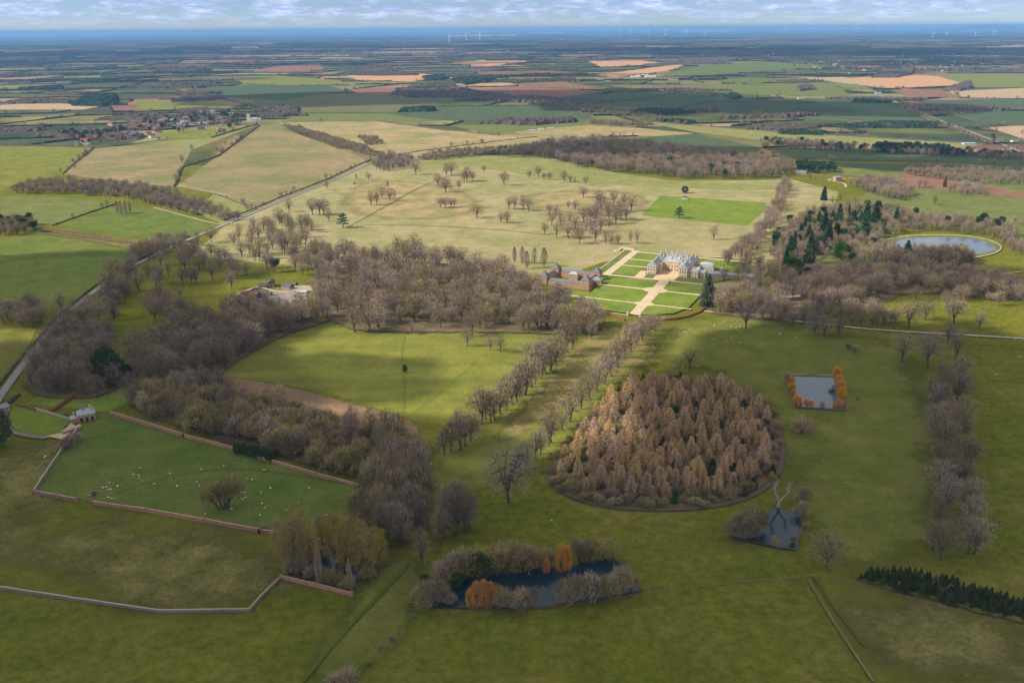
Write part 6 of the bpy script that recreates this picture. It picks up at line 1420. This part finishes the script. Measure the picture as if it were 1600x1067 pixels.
# ---------------------------------------------------------------- plant everything: up to 300 of a kind one by one, the rest as one object of stuff
def realise():
    by = {}
    for c in CAND: by.setdefault(c[0], []).append(c)
    r = random.Random(77)
    PL = {'bare_oak': 'bare winter trees', 'bare_lime': 'bare upright trees', 'scrub_tree': 'scrub trees', 'larch': 'larches', 'young_spruce': 'young spruces', 'pine': 'pines', 'conifer': 'conifers', 'evergreen_tree': 'evergreen trees', 'shrub': 'shrubs'}
    hid = {}
    for kd, L_ in by.items():
        L_.sort(key=lambda c: (not c[7], -c[3]*PPM(c[1], c[2])))
        one, rest = L_[:300], L_[300:]
        pr = PM[kd]
        for i, (k, x, y, h, lab, grp, wide, force, var) in enumerate(one):
            v = var if var is not None else r.randrange(len(pr)); h0, a, c, J = pr[v]
            t = empty(kd, x, y, 0, r.uniform(0, 6.28), lab, CAT[kd], grp); s = h/h0; t.scale = (s*wide, s*wide, s)
            obj('trunk', a, t); obj('crown', c, t)
        if rest:
            col = bpy.data.collections.new('kinds_of_'+kd)
            for v, (h0, a, c, J) in enumerate(pr):
                o = bpy.data.objects.new('%s_%d' % (kd, v), J); col.objects.link(o)
            me = bpy.data.meshes.new('spots'); me.from_pydata([(c[1], c[2], 0) for c in rest], [], [])
            me.attributes.new('sz', 'FLOAT_VECTOR', 'POINT'); me.attributes.new('rz', 'FLOAT', 'POINT'); me.attributes.new('ix', 'INT', 'POINT')
            sz_, rz_, ix_ = [], [], []
            for i, c in enumerate(rest):
                v = r.randrange(len(pr)); s = c[3]/pr[v][0]; sz_ += [s*c[6], s*c[6], s]; rz_.append(r.uniform(0, 6.28)); ix_.append(v)
            me.attributes['sz'].data.foreach_set('vector', sz_); me.attributes['rz'].data.foreach_set('value', rz_); me.attributes['ix'].data.foreach_set('value', ix_)
            o = obj(kd+'_stand', me); tag(o, 'the many smaller or more distant %s of woods and hedges' % PL.get(kd, kd), 'trees', kind='stuff')
            ng = bpy.data.node_groups.new('stand_'+kd, 'GeometryNodeTree'); ng.interface.new_socket('Geometry', in_out='INPUT', socket_type='NodeSocketGeometry'); ng.interface.new_socket('Geometry', in_out='OUTPUT', socket_type='NodeSocketGeometry')
            N = ng.nodes; L = ng.links; gi = N.new('NodeGroupInput'); go = N.new('NodeGroupOutput'); ip = N.new('GeometryNodeInstanceOnPoints'); ci = N.new('GeometryNodeCollectionInfo')
            ci.inputs['Collection'].default_value = col; ci.inputs['Separate Children'].default_value = True; ci.inputs['Reset Children'].default_value = True
            def na(n_, ty):
                q = N.new('GeometryNodeInputNamedAttribute'); q.data_type = ty; q.inputs['Name'].default_value = n_; return q.outputs[0]
            cx = N.new('ShaderNodeCombineXYZ'); L.new(na('rz', 'FLOAT'), cx.inputs[2])
            L.new(gi.outputs[0], ip.inputs['Points']); L.new(ci.outputs[0], ip.inputs['Instance']); ip.inputs['Pick Instance'].default_value = True
            L.new(na('ix', 'INT'), ip.inputs['Instance Index']); L.new(cx.outputs[0], ip.inputs['Rotation']); L.new(na('sz', 'FLOAT_VECTOR'), ip.inputs['Scale']); L.new(ip.outputs[0], go.inputs[0])
            md = o.modifiers.new('stand', 'NODES'); md.node_group = ng
        print(kd, len(one), len(rest))
realise()

# ---------------------------------------------------------------- clouds overhead: they shade the land
def clouds():
    m = bpy.data.materials.new('cloud_vapour'); m.use_nodes = True; nt = m.node_tree; N = nt.nodes; L = nt.links; N.clear()
    out = N.new('ShaderNodeOutputMaterial'); tr = N.new('ShaderNodeBsdfTransparent'); df = N.new('ShaderNodeBsdfDiffuse'); df.inputs[0].default_value = (.9, .9, .92, 1)
    tl_ = N.new('ShaderNodeBsdfTranslucent'); tl_.inputs[0].default_value = (.9, .9, .92, 1); ms = N.new('ShaderNodeMixShader'); ms.inputs[0].default_value = .5; L.new(df.outputs[0], ms.inputs[1]); L.new(tl_.outputs[0], ms.inputs[2])
    lw = N.new('ShaderNodeNewGeometry'); dt = N.new('ShaderNodeVectorMath'); dt.operation = 'DOT_PRODUCT'; L.new(lw.outputs['Normal'], dt.inputs[0]); L.new(lw.outputs['Incoming'], dt.inputs[1])
    ab = N.new('ShaderNodeMath'); ab.operation = 'ABSOLUTE'; L.new(dt.outputs['Value'], ab.inputs[0])
    oi = N.new('ShaderNodeObjectInfo'); mr = N.new('ShaderNodeMapRange'); mr.inputs[1].default_value = .03; mr.inputs[2].default_value = .75; mr.interpolation_type = 'SMOOTHSTEP'; L.new(ab.outputs[0], mr.inputs[0])
    sp = N.new('ShaderNodeSeparateColor'); L.new(oi.outputs['Color'], sp.inputs[0]); mu = N.new('ShaderNodeMath'); mu.operation = 'MULTIPLY'; L.new(mr.outputs[0], mu.inputs[0]); L.new(sp.outputs[0], mu.inputs[1])
    mx = N.new('ShaderNodeMixShader'); L.new(mu.outputs[0], mx.inputs[0]); L.new(tr.outputs[0], mx.inputs[1]); L.new(ms.outputs[0], mx.inputs[2]); L.new(mx.outputs[0], out.inputs[0])
    r = random.Random(31); ALT = 1150
    import mathutils
    def shade(x, y, rx, ry, dens, label, rot=0):
        """a flat-bottomed cumulus whose shadow falls round photo pixel (x, y); rx, ry in metres on the ground"""
        gx, gy = G(x, y); k = ALT/-LDIR[2]; cx, cy = gx-LDIR[0]*k, gy-LDIR[1]*k
        bm = bpy.data.meshes.new('cloud'); V = []; F = []; n, q = 56, 24
        for j in range(q+1):
            th = pi*j/q
            for i in range(n):
                a = 2*pi*i/n; d = Vector((sin(th)*cos(a), sin(th)*sin(a), cos(th)))
                nz = mathutils.noise.fractal(d*1.6+Vector((x*.1, y*.1, 0)), 1, 2, 5); s = 1+.38*nz
                hz = min(rx, ry)*.32*(1.0 if d.z > 0 else .35)
                V.append((d.x*rx*s, d.y*ry*s, d.z*hz*s))
        for j in range(q):
            for i in range(n): F.append((j*n+i, j*n+(i+1) % n, (j+1)*n+(i+1) % n, (j+1)*n+i))
        me = mesh(V, F, [m]); me.polygons.foreach_set('use_smooth', [True]*len(F))
        o = obj('cloud', me); o.location = (cx, cy, ALT); o.rotation_euler.z = rot; o.color = (dens, 1, 1, 1); tag(o, label, 'cloud', 'cumulus clouds overhead')
    for (x, y, rx, ry, d, lab) in CLOUDS: shade(x, y, rx, ry, d, lab)
CLOUDS = [
 (250, 930, 420, 150, .90, 'broad grey based cloud shading the foreground pasture at left'),
 (800, 1010, 380, 110, .86, 'grey based cloud shading the foreground pasture in the middle'),
 (1300, 960, 380, 150, .88, 'broad cloud shading the foreground pasture at right'),
 (60, 640, 190, 200, .85, 'cloud shading the hunting lodge and the wood by the road'),
 (420, 700, 210, 60, .7, 'thin cloud over the thicket behind the paddock'),
 (330, 520, 110, 60, .55, 'small cloud over the farm wood'),
 (230, 490, 150, 80, .5, 'small cloud added to dim the grove below the red farm'),  # unseen cloud, added to lower the brightness here
 (520, 585, 120, 60, .55, 'thin cloud added to dim the left half of the sunny meadow'),  # out of view, put in to darken part of the meadow
 (1200, 750, 170, 60, .42, 'cloud over the lower oval plantation'),
 (1200, 590, 120, 60, .30, 'faint wisp over the park behind the larches'),
 (1540, 700, 200, 330, .85, 'long cloud over the double tree belt'),
 (120, 430, 230, 130, .55, 'cloud over the green sheep field'),
 (1400, 440, 280, 80, .45, 'thin cloud over the basin and garden wood'),
 (520, 155, 620, 420, .80, 'large dense cloud over the dark fields left of centre'),
 (860, 150, 620, 420, .80, 'large dense cloud over the brown fields at centre'),
 (1080, 165, 560, 420, .75, 'large dense cloud over the dark green fields'),
 (1330, 170, 460, 300, .55, 'cloud over the teal field at the right'),
 (1100, 240, 520, 130, .55, 'flat cloud over the long dark wood'),
 (1500, 255, 320, 130, .6, 'cloud over the teal strip at the far right'),
 (600, 100, 1500, 420, .6, 'distant cloud over the patchwork at centre left'),
 (200, 125, 900, 300, .5, 'cloud over the pale fields at the upper left'),
 (1250, 118, 700, 260, .5, 'cloud over fields below the long town'),
 (880, 118, 600, 250, .45, 'cloud near the white farm sheds'),
 (150, 84, 3800, 1500, .95, 'vast distant cloud over the blue woods at the left'),
 (560, 74, 3500, 1600, .95, 'vast distant cloud over the blue woods left of centre'),
 (1000, 78, 2200, 900, .92, 'distant cloud over the woods at centre'),
 (1330, 82, 3000, 1600, .95, 'vast distant cloud over the blue woods at the right'),
 (1540, 98, 1100, 700, .6, 'distant cloud behind the right hand town'),
 (60, 100, 900, 600, .5, 'distant cloud over the fields at far left')]
clouds()

# ---------------------------------------------------------------- the air
def haze():
    V = []; F = []; prism(V, F, -95000, 95000, -95000, 95000, -3, 345)
    m = bpy.data.materials.new('hazy_air'); m.use_nodes = True; N = m.node_tree.nodes; L = m.node_tree.links; N.remove(N['Principled BSDF'])
    pv = N.new('ShaderNodeVolumePrincipled'); pv.inputs['Color'].default_value = (.24, .51, .93, 1); pv.inputs['Density'].default_value = 3.4e-5
    L.new(pv.outputs[0], N['Material Output'].inputs['Volume'])
    o = obj('haze', mesh(V, F, [m])); tag(o, 'thin blue haze filling the air over the countryside', 'haze', kind='stuff')
haze()
